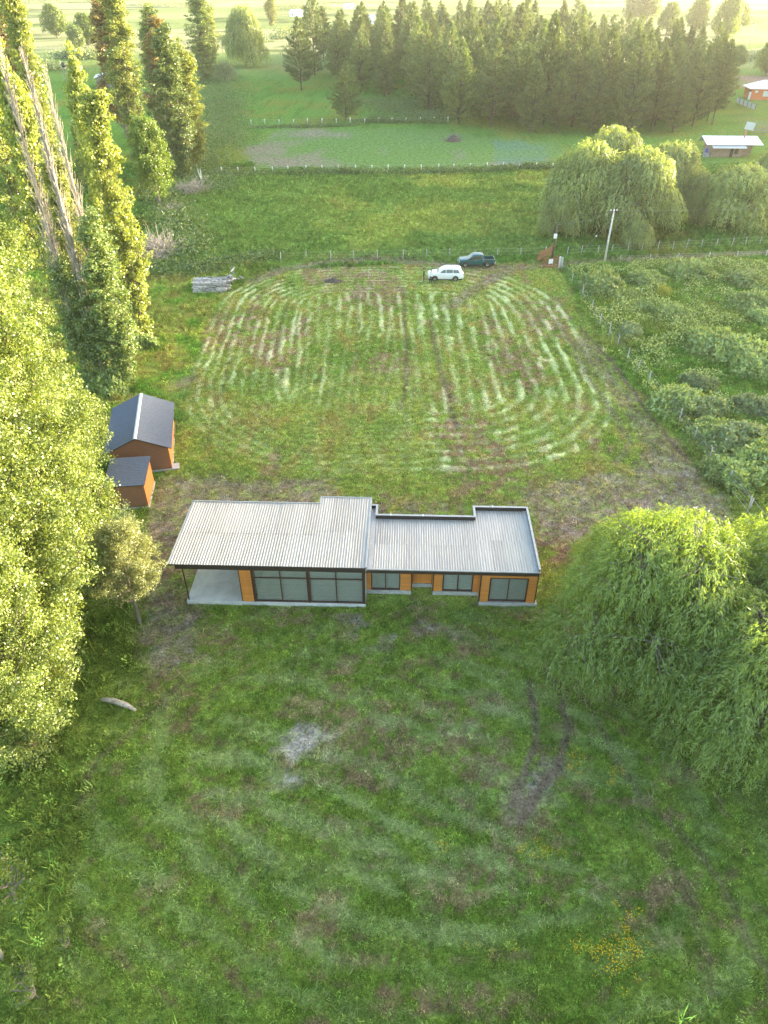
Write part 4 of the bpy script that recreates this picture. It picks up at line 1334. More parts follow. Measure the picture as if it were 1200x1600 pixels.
def roof_field(parent, x0, x1, y0, y1, z0, z1, sw=.93, rows=2):
    n = max(1, round((x1 - x0) / sw)); sw = (x1 - x0) / n
    L_ = (y1 - y0) / rows + .08
    for r in range(rows):
        for i in range(n):
            key = (round(sw, 3), round(L_, 3))
            if key not in sheet_cache: sheet_cache[key] = corrugated(sw, L_)
            o = link("roof_sheet", sheet_cache[key], parent)
            yy = y0 + r * (y1 - y0) / rows - (.08 if r else 0)
            f = (yy - y0) / (y1 - y0)
            o.location = (x0 + i * sw, yy, z0 + (z1 - z0) * f + .010 * r + random.uniform(0, .006))
            o.rotation_euler = (math.atan2(z1 - z0, y1 - y0) + random.uniform(-.002, .002), 0, random.uniform(-.001, .001))


mb = MB(); mb.box(-.24, 11.56, -.05, 6.3, 3.395, 3.425); mb.box(8.2, 11.56, 6.3, 7.06, 3.395, 3.425)
rl = mb.build("roof", M['backing'], house); rl["label"] = "left roof of grey corrugated sheets stepping back at its right end"
roof_field(rl, -.66, 8.2, -.12, 6.42, 3.44, 3.47); roof_field(rl, 8.2, 11.62, -.12, 7.17, 3.44, 3.475)
q = MB(); q.box(-.66, 8.12, 6.40, 6.47, 3.43, 3.55); q.box(8.12, 8.20, 6.40, 7.2, 3.43, 3.55); q.box(8.2, 11.7, 7.15, 7.22, 3.43, 3.55); q.box(11.60, 11.70, -.1, 7.15, 3.2, 3.53)
q.box(-.70, -.64, -.12, 6.40, 3.40, 3.49)
q.build("flashing", M['zinc_trim'], rl)
q = MB(); q.box(-.66, 11.62, -.16, -.11, 3.39, 3.45); q.build("drip_edge", M['iron'], rl)
mb = MB(); mb.box(11.62, 22.36, .36, 5.52, 2.93, 2.96); mb.box(18.78, 22.36, 5.52, 6.66, 2.93, 2.96); mb.box(11.62, 12.04, 5.52, 6.62, 2.93, 2.96)
rr_ = mb.build("roof", M['backing'], house); rr_["label"] = "lower right roof with parapet along its back and right side"
roof_field(rr_, 12.0, 18.72, .25, 5.48, 3.02, 2.985); roof_field(rr_, 18.72, 22.12, .25, 6.62, 3.02, 2.98)
q = MB(); q.box(11.70, 12.02, .3, 6.6, 2.97, 3.05); q.box(22.12, 22.37, .3, 6.64, 2.97, 3.03)
q.build("gutter", M['zinc_trim'], rr_)
q = MB(); q.box(12.0, 18.66, 5.48, 5.64, 3.285, 3.31); q.box(18.66, 18.82, 5.48, 6.62, 3.285, 3.31); q.box(18.66, 22.32, 6.62, 6.78, 3.285, 3.31); q.box(22.32, 22.46, .28, 6.78, 3.255, 3.285)
q.box(12.0, 12.16, 5.64, 6.74, 3.285, 3.31); q.box(11.7, 12.0, 6.58, 6.74, 3.285, 3.31); q.box(11.62, 22.46, .22, .30, 3.0, 3.07)
q.build("parapet_cap", M['zinc_trim'], rr_)
q = MB()
for a in (13.0, 15.2, 20.0): q.box(a, a + .07, 5.46 if a < 18 else 6.60, 5.68 if a < 18 else 6.82, 3.30, 3.335)
q.build("clip", M['white'], rr_)

# ------------------------------------------------------------------ the two sheds
def shingles(parent, p00, du, dv, nrow, ncol, mat=None):
    """courses of flat shingles over a slope: p00 lower corner, du along the eave, dv up the slope"""
    p00, du, dv = Vector(p00), Vector(du), Vector(dv)
    nrm = du.cross(dv).normalized()
    if nrm.z < 0: nrm = -nrm
    V = []; F = []
    for r in range(nrow):
        off = (r % 2) * .5
        for c_ in range(-1, ncol + 1):
            a = max(0, (c_ + off) / ncol + .0008); b = min(1, (c_ + 1 + off) / ncol - .0008)
            if b <= a: continue
            lo = r / nrow; hi = min(1, (r + 1.15) / nrow)
            h_ = random.uniform(.012, .02)
            k = len(V)
            A = p00 + du * a + dv * lo; B_ = p00 + du * b + dv * lo; D_ = p00 + du * b + dv * hi; E_ = p00 + du * a + dv * hi
            V += [A, B_, A + nrm * h_, B_ + nrm * h_, D_ + nrm * .003, E_ + nrm * .003]
            F += [(k, k + 1, k + 3, k + 2), (k + 2, k + 3, k + 4, k + 5)]
    me = bpy.data.meshes.new("shingles"); me.from_pydata([tuple(v) for v in V], [], F); me.materials.append(mat or M['shingle'])
    o = link("shingles", me, parent); o["kind"] = "stuff"
    return o


def board_faces(mb, a, b, z0, z1, out, ph=.14, top=None):
    """clapboards between plan points a, b; top(f) gives the upper limit for gables"""
    a, b, out = Vector((*a, 0)), Vector((*b, 0)), Vector((*out, 0))
    n = int((z1 - z0) / ph + .99)
    for i in range(n):
        lo = z0 + i * ph; hi = min(z1, lo + ph - .008)
        f0, f1 = (0, 1)
        if top:
            f0, f1 = top((lo + hi) / 2)
            if f1 - f0 < .02: continue
        p = a + (b - a) * f0; q_ = a + (b - a) * f1
        pts_ = [p + Vector((0, 0, lo)) + out * .018, q_ + Vector((0, 0, lo)) + out * .018, q_ + Vector((0, 0, hi)) + out * .006, p + Vector((0, 0, hi)) + out * .006]
        mb.poly(pts_)
        mb.poly([p + Vector((0, 0, lo)), q_ + Vector((0, 0, lo)), pts_[1], pts_[0]])


s1 = empty("shed", (-19.65, 49.1, 0), R_(11.5))
T(s1, "larger brown plank shed with dark blue gabled roof and pale ridge cap", "shed")
Wd_, Ln_, eh, rh = 2.3, 7.2, 2.35, 3.4
q = MB(); q.box(-Wd_ - .1, Wd_ + .08, -.08, Ln_, -.2, .16); q.box(Wd_ + .08, Wd_ + .55, -.08, .75, -.2, .14); q.build("slab", M['concrete'], s1)
q = MB(); q.prism([(-Wd_, .16), (Wd_, .16), (Wd_, eh), (0, rh - .12), (-Wd_, eh)], 0, Ln_, 'y'); q.build("wall", M['backing'], s1)
q = MB()
gt = lambda z: (0, 1) if z < eh else (((z - eh) / (rh - .12 - eh)) * .5, 1 - ((z - eh) / (rh - .12 - eh)) * .5)
board_faces(q, (-Wd_, 0), (Wd_, 0), .17, rh - .13, (0, -1), top=gt)
board_faces(q, (-Wd_, 0), (-Wd_, Ln_), .17, eh, (-1, 0)); 
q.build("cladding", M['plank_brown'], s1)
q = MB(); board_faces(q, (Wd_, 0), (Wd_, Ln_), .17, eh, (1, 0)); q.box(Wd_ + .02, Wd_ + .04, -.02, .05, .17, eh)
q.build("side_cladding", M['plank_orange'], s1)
q = MB(); sl = math.hypot(Wd_ + .32, (rh - eh) * (Wd_ + .32) / Wd_)
ez = rh - (rh - eh) * (Wd_ + .32) / Wd_
for sg_ in (-1, 1):
    q.poly([(0, -.28, rh), (0, Ln_ + .25, rh), (sg_ * (Wd_ + .32), Ln_ + .25, ez), (sg_ * (Wd_ + .32), -.28, ez)])
    q.poly([(0, -.28, rh - .07), (0, Ln_ + .25, rh - .07), (sg_ * (Wd_ + .32), Ln_ + .25, ez - .07), (sg_ * (Wd_ + .32), -.28, ez - .07)])
    q.poly([(0, -.28, rh), (0, -.28, rh - .07), (sg_ * (Wd_ + .32), -.28, ez - .07), (sg_ * (Wd_ + .32), -.28, ez)])
rf = q.build("roof", M['fascia'], s1)
for sg_ in (-1, 1):
    shingles(rf, (sg_ * (Wd_ + .33), -.30, ez + .004), (0, Ln_ + .56, 0), (-sg_ * (Wd_ + .33), 0, rh - ez), 14, 26)
q = MB(); q.prism([(-.14, rh - .02), (0, rh + .05), (.14, rh - .02), (.13, rh - .035), (0, rh + .03), (-.13, rh - .035)], -.31, Ln_ + .27, 'y'); q.build("ridge_cap", M['cap'], rf)

s2 = empty("shed", (-19.35, 44.2, 0), R_(7))
T(s2, "smaller brown plank shed with flat dark lean-to roof and orange side", "shed")
w2, l2 = 1.38, 3.3
q = MB(); q.box(-w2 - .08, w2 + .08, -.08, l2 + .1, -.2, .12); q.build("slab", M['concrete'], s2)
q = MB(); q.prism([(-w2, .12), (w2, .12), (w2, 2.2), (-w2, 2.2)], 0, l2, 'y'); q.build("wall", M['backing'], s2)
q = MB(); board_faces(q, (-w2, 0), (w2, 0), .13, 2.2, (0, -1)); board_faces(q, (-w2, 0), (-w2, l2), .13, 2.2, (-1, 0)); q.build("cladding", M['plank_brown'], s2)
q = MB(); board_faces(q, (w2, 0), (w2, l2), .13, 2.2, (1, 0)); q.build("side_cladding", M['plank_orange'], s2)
q = MB(); q.prism([(-.15, 2.2), (l2 + .2, 2.42), (l2 + .2, 2.36), (-.15, 2.14)], -w2 - .15, w2 + .12, 'x'); rf = q.build("roof", M['fascia'], s2)
shingles(rf, (-w2 - .16, -.17, 2.203), (2 * w2 + .29, 0, 0), (0, l2 + .38, .224), 18, 9)

# ------------------------------------------------------------------ far buildings
M['sheet'] = solid("bright_zinc", (.66, .68, .70), .45, .4, noise=.1)
M['log'] = solid("cabin_boards", (.40, .29, .21), .8, noise=.4, nscale=3, stretch=(.6, 1, 8), col2=(.20, .13, .09))
M['orange'] = solid("orange_paint", (.62, .17, .06), .7)
M['grey_wood'] = solid("grey_boards", (.26, .25, .25), .85, noise=.3, nscale=3, stretch=(8, 1, .6))
M['blue'] = solid("blue_plastic", (.03, .06, .28), .5)
M['brick'] = solid("red_brick", (.45, .16, .10), .8)
cb = empty("log_cabin", (*P(1110, 246)[:2], 0), R_(-2))
T(cb, "board cabin with bright zinc roof and low porch behind the willows", "cabin")
q = MB(); q.box(0, 6.6, 0, 5.5, 0, 2.1); q.box(6.6, 9.0, 1.6, 5.5, 0, 2.2); q.prism([(0, 2.1), (5.5, 2.1), (4.2, 3.3)], .05, 8.9, 'x'); q.build("wall", M['log'], cb)
for i in range(7):
    q = MB(); q.box(0, 6.6, -.035, -.002, .05 + i * .3, .05 + i * .3 + .24); q.build("plank", M['log'], cb)
q = MB(); q.box(3.9, 4.55, -.06, -.036, .1, 1.95); q.build("door", M['fascia'], cb)
q = MB(); q.box(4.85, 5.6, -.06, -.036, .7, 1.8); wn = q.build("window", M['frame'], cb)
q = MB(); q.box(4.92, 5.53, -.075, -.061, .78, 1.72); q.build("pane", M['glass'], wn)
q = MB(); q.prism([(-.1, 2.45), (4.4, 3.45), (5.9, 2.2), (5.9, 2.26), (4.4, 3.52), (-.1, 2.52)], -1.4, 10.6, 'x'); q.build("roof", M['sheet'], cb)
q = MB(); q.prism([(-1.2, 1.98), (.3, 2.42), (.3, 2.47), (-1.2, 2.03)], -.3, 6.9, 'x'); r2 = q.build("porch_roof", M['zinc_trim'], cb)
q = MB(); q.tube([(7.6, 3.6, 2.7), (7.6, 3.6, 4.6)], .16, 8); q.tube([(7.6, 3.6, 4.6), (7.6, 3.6, 4.75)], .24, 8); q.build("chimney", M['brick'], cb)
q = MB(); q.tube([(-1.1, .2, 0), (-1.1, .2, .1), (-1.1, .2, .85), (-1.1, .2, .92)], [.28, .33, .33, .26], 12); o = q.build("water_drum", M['blue'])
o.parent = None; o.location = (cb.location.x + .1, cb.location.y + .1, .9)
T(o, "blue drum on the left corner of the board cabin", "drum")
q = MB(); q.box(-1.6, -.5, -.3, .7, -.1, .9); o = q.build("drum_stand", M['grey_wood']); o.location = (cb.location.x + .1, cb.location.y + .1, 0)
T(o, "low wooden stand under the blue drum", "stand")

oh = empty("orange_house", (*P(1171, 156)[:2], 0), R_(-8))
T(oh, "orange house with white hipped roof at the right frame edge", "house")
q = MB(); q.box(0, 16, 0, 8, 0, 3.0); q.build("wall", M['orange'], oh)
q = MB()
a, b = (-.7, -.7, 3.0), (16.7, 8.7, 3.0)
V = [(-.7, -.7, 3), (16.7, -.7, 3), (16.7, 8.7, 3), (-.7, 8.7, 3), (4, 4, 5.0), (12, 4, 5.0)]
for f in ((0, 1, 5, 4), (1, 2, 5), (2, 3, 4, 5), (3, 0, 4), (0, 3, 2, 1)): q.poly([V[i] for i in f])
q.build("roof", M['sheet'], oh)
q = MB(); q.box(3.6, 5.2, -.06, .05, 1.0, 2.4); wn = q.build("window", M['white'], oh)
q = MB(); q.box(3.75, 4.35, -.075, -.055, 1.12, 2.28); q.box(4.45, 5.05, -.075, -.055, 1.12, 2.28); q.build("pane", M['glass'], wn)
q = MB(); q.box(1.1, 1.9, -.06, .05, 2.0, 2.5); q.build("vent", M['white'], oh)
q = MB(); q.box(-.4, -.01, -.05, 1.0, 0, 2.1); q.build("door", M['white'], oh)
# white panel fence in front of it
pf = empty("panel_fence", (*P(1149, 161)[:2], 0), math.atan2(P(1190, 177)[1] - P(1149, 161)[1], P(1190, 177)[0] - P(1149, 161)[0]))
T(pf, "row of white board panels standing below the orange house", "fence")
for i in range(5):
    q = MB(); q.box(0, 2.6, 0, .06, .15, 1.5); o = q.build("panel", M['white'], pf); o.location = (i * 2.9, 0, 0)
    q = MB(); q.box(2.63, 2.84, -.05, .1, 0, 1.6); o = q.build("post", M['grey_wood'], pf); o.location = (i * 2.9, 0, 0)
# tilted board on posts and the rail fence beside it
bd = empty("board", (*P(1168, 207)[:2], 0), R_(-12))
T(bd, "pale tilted board on thin posts behind the board cabin", "board")
q = MB(); q.box(-1.1, 1.1, -.05, .0, .6, 2.3, Matrix.Rotation(R_(8), 4, 'Y')); q.build("panel", M['cap'], bd)
for a in (-.7, .5):
    q = MB(); q.tube([(a, .06, 0), (a, .06, 3.2 if a < 0 else 2.4)], .05, 5); q.build("post", M['grey_wood'], bd)
rf_ = empty("rail_fence", (*P(1176, 209)[:2], 0), 0)
T(rf_, "wooden rail fence running right from the tilted board", "fence")
for i in range(7):
    q = MB(); q.box(-.06, .06, -.06, .06, 0, 1.3); o = q.build("post", M['grey_wood'], rf_); o.location = (i * 2.4, 0, 0)
for i in range(3):
    q = MB(); q.box(0, 14.4, -.09, -.06, .3 + i * .38, .42 + i * .38); q.build("rail", M['grey_wood'], rf_)
# grey barn, tank tower, far sheds and poles
br_ = empty("barn", (*P(152, 138)[:2], 0), R_(14))
T(br_, "weathered grey barn between the column poplars", "barn")
q = MB(); q.prism([(0, 0), (8.5, 0), (8.5, 5.2), (0, 3.0)], 0, 9, 'y'); q.build("wall", M['grey_wood'], br_)
q = MB(); q.prism([(-.5, 2.95), (8.9, 5.38), (8.9, 5.48), (-.5, 3.05)], -.4, 9.4, 'y'); q.build("roof", M['sheet'], br_)
q = MB(); q.box(5.2, 7.0, -.04, -.005, 0, 2.6); q.build("door", M['fascia'], br_)
tt = empty("tank_tower", (*P(106, 131)[:2], 0), 0)
T(tt, "small dark water tank on a spindly four-legged tower", "tower")
for (a, b) in ((-1, -1), (1, -1), (1, 1), (-1, 1)):
    q = MB(); q.tube([(a * .9, b * .9, 0), (a * .55, b * .55, 5.0)], .07, 5); q.build("leg", M['grey_wood'], tt)
q = MB()
for z_ in (1.6, 3.3):
    s_ = .9 - .35 * z_ / 5
    for (a, b, c_, d_) in ((-1, -1, 1, -1), (1, -1, 1, 1), (1, 1, -1, 1), (-1, 1, -1, -1)): q.tube([(a * s_, b * s_, z_), (c_ * s_, d_ * s_, z_)], .04, 4)
q.build("brace", M['grey_wood'], tt)
q = MB(); q.box(-.9, .9, -.9, .9, 5.0, 5.1); q.build("platform", M['grey_wood'], tt)
q = MB(); q.tube([(0, 0, 5.1), (0, 0, 5.2), (0, 0, 6.4), (0, 0, 6.6)], [.6, .72, .72, .25], 12); q.build("tank", M['iron'], tt)
for (u, v, w_, d_, h_, rz, lab) in ((463, 26, 9, 7, 3.2, -.4, "white-roofed house half hidden left of the pine wood"), (545, 14, 9, 7, 3, .3, "tiny pale house at the top edge above the pines"), (581, 37, 4.5, 4.5, 3.8, 0., "small white shed in the gap above the pine tops")):
    hh_ = empty("far_house", (*P(u, v)[:2], 0), rz); T(hh_, lab, "house")
    q = MB(); q.box(-w_ / 2, w_ / 2, -d_ / 2, d_ / 2, 0, h_); q.build("wall", M['white'], hh_)
    q = MB(); q.prism([(-d_ / 2 - .4, h_), (0, h_ + 1.8), (d_ / 2 + .4, h_)], -w_ / 2 - .4, w_ / 2 + .4, 'x'); q.build("roof", M['sheet'], hh_)
    q = MB(); q.box(-w_ / 4, -w_ / 4 + 1, -d_ / 2 - .05, -d_ / 2 - .01, 1, 2); q.build("window", M['fascia'], hh_)

# ------------------------------------------------------------------ fences
M['post'] = solid("weathered_posts", (.62, .60, .56), .9, noise=.4, nscale=5)
M['post_top'] = solid("whitewashed_tops", (.78, .78, .74), .8)
M['wire'] = solid("fence_wire", (.45, .43, .40), .5, .5)


def fence(label, pts2, h=1.15, r=.055, white=False, wires=3, wr=.009):
    pts2 = [tuple(p[:2]) for p in pts2]
    z = height(np.array([p[0] for p in pts2]), np.array([p[1] for p in pts2]))
    f = empty("wire_fence", (pts2[0][0], pts2[0][1], float(z[0])), 0)
    T(f, label, "fence")
    ox, oy, oz = f.location
    q = MB(); q.tube([(0, 0, -.25), (0, 0, h * .8), (0, 0, h)], [r * 1.1, r, r * .85], 7)
    if white: q.tube([(0, 0, h * .62), (0, 0, h + .006)], r * 1.12, 7, mi=1)
    me = None; tops = []
    for i, p in enumerate(pts2):
        tl = (random.uniform(-.07, .07), random.uniform(-.07, .07))
        if me is None:
            o = q.build("post", M['post'], f, mats=[M['post'], M['post_top']]); me = o.data
        else:
            o = link("post", me, f)
        o.location = (p[0] - ox, p[1] - oy, float(z[i]) - oz)
        o.rotation_euler = (tl[0], tl[1], random.uniform(0, 6))
        o.scale = (1, 1, random.uniform(.88, 1.1))
        tops.append(Vector(o.location) + Vector((tl[1] * .8, -tl[0] * .8, 0)))
    for k in range(wires):
        zz = h * (.3 + .6 * k / max(1, wires - 1))
        q = MB()
        pp = []
        for a, b in zip(tops, tops[1:]):
            pp.append(a + Vector((0, 0, zz))); pp.append((a + b) / 2 + Vector((0, 0, zz - .03)))
        pp.append(tops[-1] + Vector((0, 0, zz)))
        q.tube(pp, wr, 3, cap=False); q.build("wire", M['wire'], f)


def lerp_px(u0, v0, u1, v1, n):
    a, b = P(u0, v0), P(u1, v1)
    return [(a[0] + (b[0] - a[0]) * i / (n - 1) + random.uniform(-.15, .15), a[1] + (b[1] - a[1]) * i / (n - 1) + random.uniform(-.15, .15)) for i in range(n)]


diag = [(878, 424), (893, 444), (909, 466), (924, 487), (936, 509), (951, 526), (964, 544), (979, 565), (995, 583), (1014, 600), (1036, 630), (1060, 662), (1083, 691), (1107, 722), (1136, 757), (1168, 800)]
fence("thin post fence running diagonally down the right side of the mown yard", [P(*q) for q in diag], 1.5, .05, wires=4)
fence("post fence along the grass edge behind the parked cars", lerp_px(440, 408, 850, 400, 12), 1.3, .06)
fence("post fence between the road and the willows right of the gate", lerp_px(885, 399, 1230, 381, 16), 1.35, .05)
fence("white-topped post fence on the near side of the ploughed plot", lerp_px(346, 270, 862, 263, 21), 1.15, .10, True)
fence("white-topped post fence on the far side of the ploughed plot", lerp_px(392, 195, 700, 190, 15), 1.2, .12, True)
fence("short post fence below the road right of the utility pole", lerp_px(968, 408, 1240, 398, 7), .8, .06)

# ------------------------------------------------------------------ gate
M['gate'] = solid("red_brown_gate_boards", (.34, .12, .07), .75, noise=.35, nscale=4, stretch=(.8, 4, 6), col2=(.22, .085, .055))
M['dark_wood'] = solid("dark_timber", (.09, .065, .05), .85, noise=.3)


def gate(a, b, label, up=0.0, sign=False, flip=False):
    a = Vector((*P(*a)[:2], 0)); b = Vector((*P(*b)[:2], 0))
    g = empty("gate", a, math.atan2(b.y - a.y, b.x - a.x)); T(g, label, "gate", "wooden gate leaves at the yard entrance")
    L_ = (b - a).length; n = 5
    for i in range(n):
        z_ = .25 + i * .27
        q = MB(); q.prism([(0, z_), (L_, z_ + up * i * .02), (L_, z_ + .13 + up * i * .02), (0, z_ + .13)], -.02, .02, 'y'); q.build("rail", M['gate'], g)
    for s_ in (0.02, L_ * .5, L_ - .1):
        q = MB(); q.box(s_, s_ + .1, -.05, -.022, .15, 1.5); q.build("upright", M['gate'], g)
    x0, x1 = (0, L_) if not flip else (L_, 0)
    q = MB(); q.prism([(x0, .2), (x0, .36), (x1, 1.95), (x1, 1.78)], -.08, -.052, 'y'); q.build("diagonal_brace", M['gate'], g)
    if sign:
        q = MB(); q.box(L_ * .35, L_ * .35 + .62, -.11, -.085, .75, 1.35); q.build("sign", M['white'], g)
    return g


gate((839, 411), (861, 402), "open red-brown gate leaf lying back beside the dark meter post", .5)
gate((847, 421), (871, 419), "red-brown gate leaf in front carrying a small white sign", .5, True)
mp_ = empty("meter_post", (*P(862, 407)[:2], 0), 0); T(mp_, "dark timber post with a white meter box above the gate", "post")
q = MB(); q.tube([(0, 0, -.2), (.1, 0, 4.9)], [.15, .11], 8); q.build("pole", M['dark_wood'], mp_)
q = MB(); q.box(-.22, .22, -.30, -.13, 3.1, 3.7); q.build("meter_box", M['white'], mp_, .02)
q = MB(); q.tube([(0, 0, 4.9), (0.1, 0, 5.0), (.5, .1, 4.95)], .03, 5); q.build("conduit", M['iron'], mp_)
for k_, (u, v, lab) in enumerate(((873, 421, "left one of the two stout grey gate posts"), (876.5, 421, "right one of the two stout grey gate posts"))):
    q = MB(); q.tube([(0, 0, -.2), (0, 0, 1.2), (0, 0, 1.75 - k_ * .1)], [.14, .13, .11], 8); o = q.build("gate_post", M['post']); o.location = (*P(u, v)[:2], 0); T(o, lab, "post")

# ------------------------------------------------------------------ poles and lines
def pole(u, v, h, label, arm=True, r=.14):
    g = empty("utility_pole", (*P(u, v)[:2], 0), R_(8)); T(g, label, "pole")
    q = MB(); q.tube([(0, 0, -.3), (0, 0, h * .5), (.02, 0, h)], [r, r * .85, r * .65], 10); q.build("shaft", M['post'], g)
    if arm:
        q = MB(); q.box(-.5, .5, -.05, .05, h - .33, h - .23); q.build("crossarm", M['dark_wood'], g)
        for a in (-.42, .42):
            q = MB(); q.tube([(a, 0, h - .22), (a, 0, h - .1), (a, 0, h)], [.03, .07, .05], 6); q.build("insulator", M['white'], g)
    return g


pole(944, 412, 7.2, "grey utility pole with crossarm beside the road")
pole(1171, 70, 9, "far pale pole right of the pine wood", False, .22)
pole(152, 9, 9, "tiny far pole at the top edge left of the large poplar", False, .35)
pole(930, 18, 8, "far pale pole above the right part of the pine wood", False, .25)
pole(1049, 24, 8, "far pole in the bright field above the wood", False, .25)


def wire_run(name, label, a, b, sag, r=.012, n=14):
    q = MB(); a = Vector(a); b = Vector(b)
    q.tube([a.lerp(b, t / n) - Vector((0, 0, sag * 4 * (t / n) * (1 - t / n))) for t in range(n + 1)], r, 4, cap=False)
    T(q.build(name, M['wire']), label, "cable")


pw_ = P(944, 412)
wire_run("service_cable", "cable dropping from the utility pole to the meter post", (pw_[0], pw_[1], 6.9), (P(862, 407)[0] + .1, P(862, 407)[1], 4.9), .35, .011)
wire_run("guy_wire", "guy wire from the utility pole down to the grass on its left", (pw_[0], pw_[1], 6.3), (*P(905, 401)[:2], 0), 0, .010)
q = MB(); q.box(-.09, .09, -.03, .03, -.09, .09); o = q.build("guy_marker", M['white']); o.location = Vector((pw_[0], pw_[1], 6.3)).lerp(Vector((*P(905, 401)[:2], 0)), .47); T(o, "white marker clipped half way down the guy wire", "marker")
wire_run("power_line", "overhead wire leaving the pole towards the right frame edge", (pw_[0], pw_[1], 7.1), (pw_[0] + 60, pw_[1] + 14, 7.3), 1.2, .008)
e0 = P(1138, 770); e1 = P(1205, 840)
wire_run("wire_stay", "upper one of the two taut wires by the leafy bush at the right edge", (e0[0] + .6, e0[1], .9), (e1[0] + .4, e1[1] - .3, .7), .02, .016)
wire_run("wire_stay", "lower one of the two taut wires by the leafy bush at the right edge", (e0[0], e0[1] - .4, .5), (e1[0] - .4, e1[1] - .2, .3), .02, .016)
q = MB(); q.tube([(0, 0, -.2), (.05, 0, 1.1)], .05, 6); o = q.build("stake", M['post']); o.location = (*P(1170, 797)[:2], 0); T(o, "short wooden stake holding the two taut wires", "stake")

# ------------------------------------------------------------------ log pile
lp = empty("log_pile", (*P(329, 458)[:2], 0), R_(2)); T(lp, "long stack of split grey logs in the left grass", "log pile")
M['logs'] = solid("split_logs", (.66, .64, .62), .85, noise=.95, nscale=3, stretch=(1, 5, 5), col2=(.16, .13, .12))
lm = []
for i in range(4):
    q = MB(); rg_ = random.Random(i); L_ = 1.15 + .25 * i
    q.prism([(math.cos(a) * .115 * rg_.uniform(.8, 1.2), math.sin(a) * .105 * rg_.uniform(.8, 1.2)) for a in [k * 6.283 / 7 for k in range(7)]], -L_ / 2, L_ / 2, 'x')
    o = q.build("log", M['logs'], lp); lm.append((o.data, L_)); bpy.data.objects.remove(o)
rg_ = random.Random(9)
for row in range(6):
    for d_ in range(8 - row // 2):
        if row < 5 and 1 < d_ < 7 and row not in (4,) and d_ % 2: continue
        xx = -2.35 + rg_.uniform(0, .3)
        while xx < 2.1:
            me, L_ = lm[rg_.randrange(4)]
            if xx + L_ > 2.5 + rg_.uniform(0, .3): break
            o = link("log", me, lp)
            o.location = (xx + L_ / 2 + rg_.uniform(-.05, .05), d_ * .40 + row * .10 + rg_.uniform(-.07, .07), .12 + row * .2 + rg_.uniform(-.05, .05))
            o.rotation_euler = (rg_.uniform(0, 6), rg_.uniform(-.10, .10), rg_.uniform(-.13, .13))
            xx += L_ + rg_.uniform(.0, .08)
hp = empty("wood_heap", (*P(362, 440)[:2], 0), 0); T(hp, "jumbled heap of short logs beside the long stack", "wood heap")
for i in range(26):
    me, L_ = lm[0]
    o = link("log", me, hp); o.scale = (rg_.uniform(.5, 1), .9, .9)
    o.location = (rg_.gauss(0, .65), rg_.gauss(0, .8), .12 + abs(rg_.gauss(0, .25))); o.rotation_euler = (rg_.uniform(0, 6), rg_.uniform(-.6, .6), rg_.uniform(0, 6.28))


# ------------------------------------------------------------------ brush, fallen wood
def brush(name, loc, rx, ry, h, n, label, cat, mat=None, L=(.8, 2.4), seed=1, r=.03, standing=0):
    rg = np.random.default_rng(seed)
    K = 5; s = np.linspace(0, 1, K)
    a = rg.uniform(0, 6.283, n); q0 = np.sqrt(rg.random(n)); c0 = np.stack([np.cos(a) * q0 * rx * .8, np.sin(a) * q0 * ry * .8, h * (1 - q0 ** 1.5) * rg.random(n)], 1)
    d = rg.normal(size=(n, 3)); d[:, 2] = np.abs(d[:, 2]) * .45
    if standing: d[:standing] = np.array([0, 0, 1.]) + rg.normal(0, .25, (standing, 3))
    d = unit(d); ln_ = rg.uniform(L[0], L[1], n)
    if standing: ln_[:standing] *= 1.8
    Pt = c0[:, None] + d[:, None] * (ln_[:, None] * s)[..., None] + rg.normal(0, .10, (n, K, 3)) * s[None, :, None]
    Rd = (r * rg.uniform(.5, 1.4, n))[:, None] * (1 - .8 * s)
    b = empty(name, loc, 0)
    link("branches", tubes_mesh("branches", Pt, Rd, 4, mat or M['brush']), b)
    T(b, label, cat)
    return b


M['brush_dark'] = solid("grey_brush", (.20, .18, .175), .95, noise=.4)
mdirt = solid("heap_earth", (.14, .11, .09), 1, noise=.4, bump=.8, bscale=6)
def earth(parent, rx, ry, h, seed=1):
    V = []; F = []; rg_ = random.Random(seed); n = 16
    for j in range(5):
        t = j / 4
        for i in range(n):
            a = i / n * 6.283; k = 1 + rg_.uniform(-.18, .18)
            V.append((rx * (1 - t) ** .7 * k * math.cos(a), ry * (1 - t) ** .7 * k * math.sin(a), -.05 + h * t * k))
    for j in range(4):
        for i in range(n): F.append((j * n + i, j * n + (i + 1) % n, (j + 1) * n + (i + 1) % n, (j + 1) * n + i))
    me = bpy.data.meshes.new("mound"); me.from_pydata(V, [], F); me.materials.append(mdirt)
    return link("mound", me, parent)


b = brush("brush_heap", ground_pt(520, 441), 1.3, .8, .6, 90, "dark heap of earth and roots in the mown field behind the cars' left", "brush heap", M['brush_dark'], (.5, 1.4), 3, .03); earth(b, 1.5, .9, .55)
b["label"] = "dark heap of earth and roots at the far edge of the mown field"
brush("brush_heap", ground_pt(248, 395), 3.0, 5.0, 1.9, 420, "big pale tangle of dead branches with standing stems below the bushy tree", "brush heap", M['brush'], (1.2, 3.2), 4, .05, standing=16)
brush("brush_heap", ground_pt(222, 408), 1.3, 1.2, 1.0, 60, "white forked dead branches at the foot of the big tangle", "brush heap", M['dead'], (1, 2.2), 5, .04)
b = brush("brush_heap", ground_pt(38, 325), 3.4, 2.0, 1.5, 260, "grey mound of brush in the meadow at the left edge", "brush heap", M['brush_dark'], (.8, 2.0), 6, .035); earth(b, 3.2, 1.9, 1.2, 2)
brush("brush_heap", ground_pt(303, 298), 3.6, 4.0, 1.5, 320, "brown brush heap at the left end of the near plot fence", "brush heap", M['brush'], (1.0, 3.0), 7, .06)
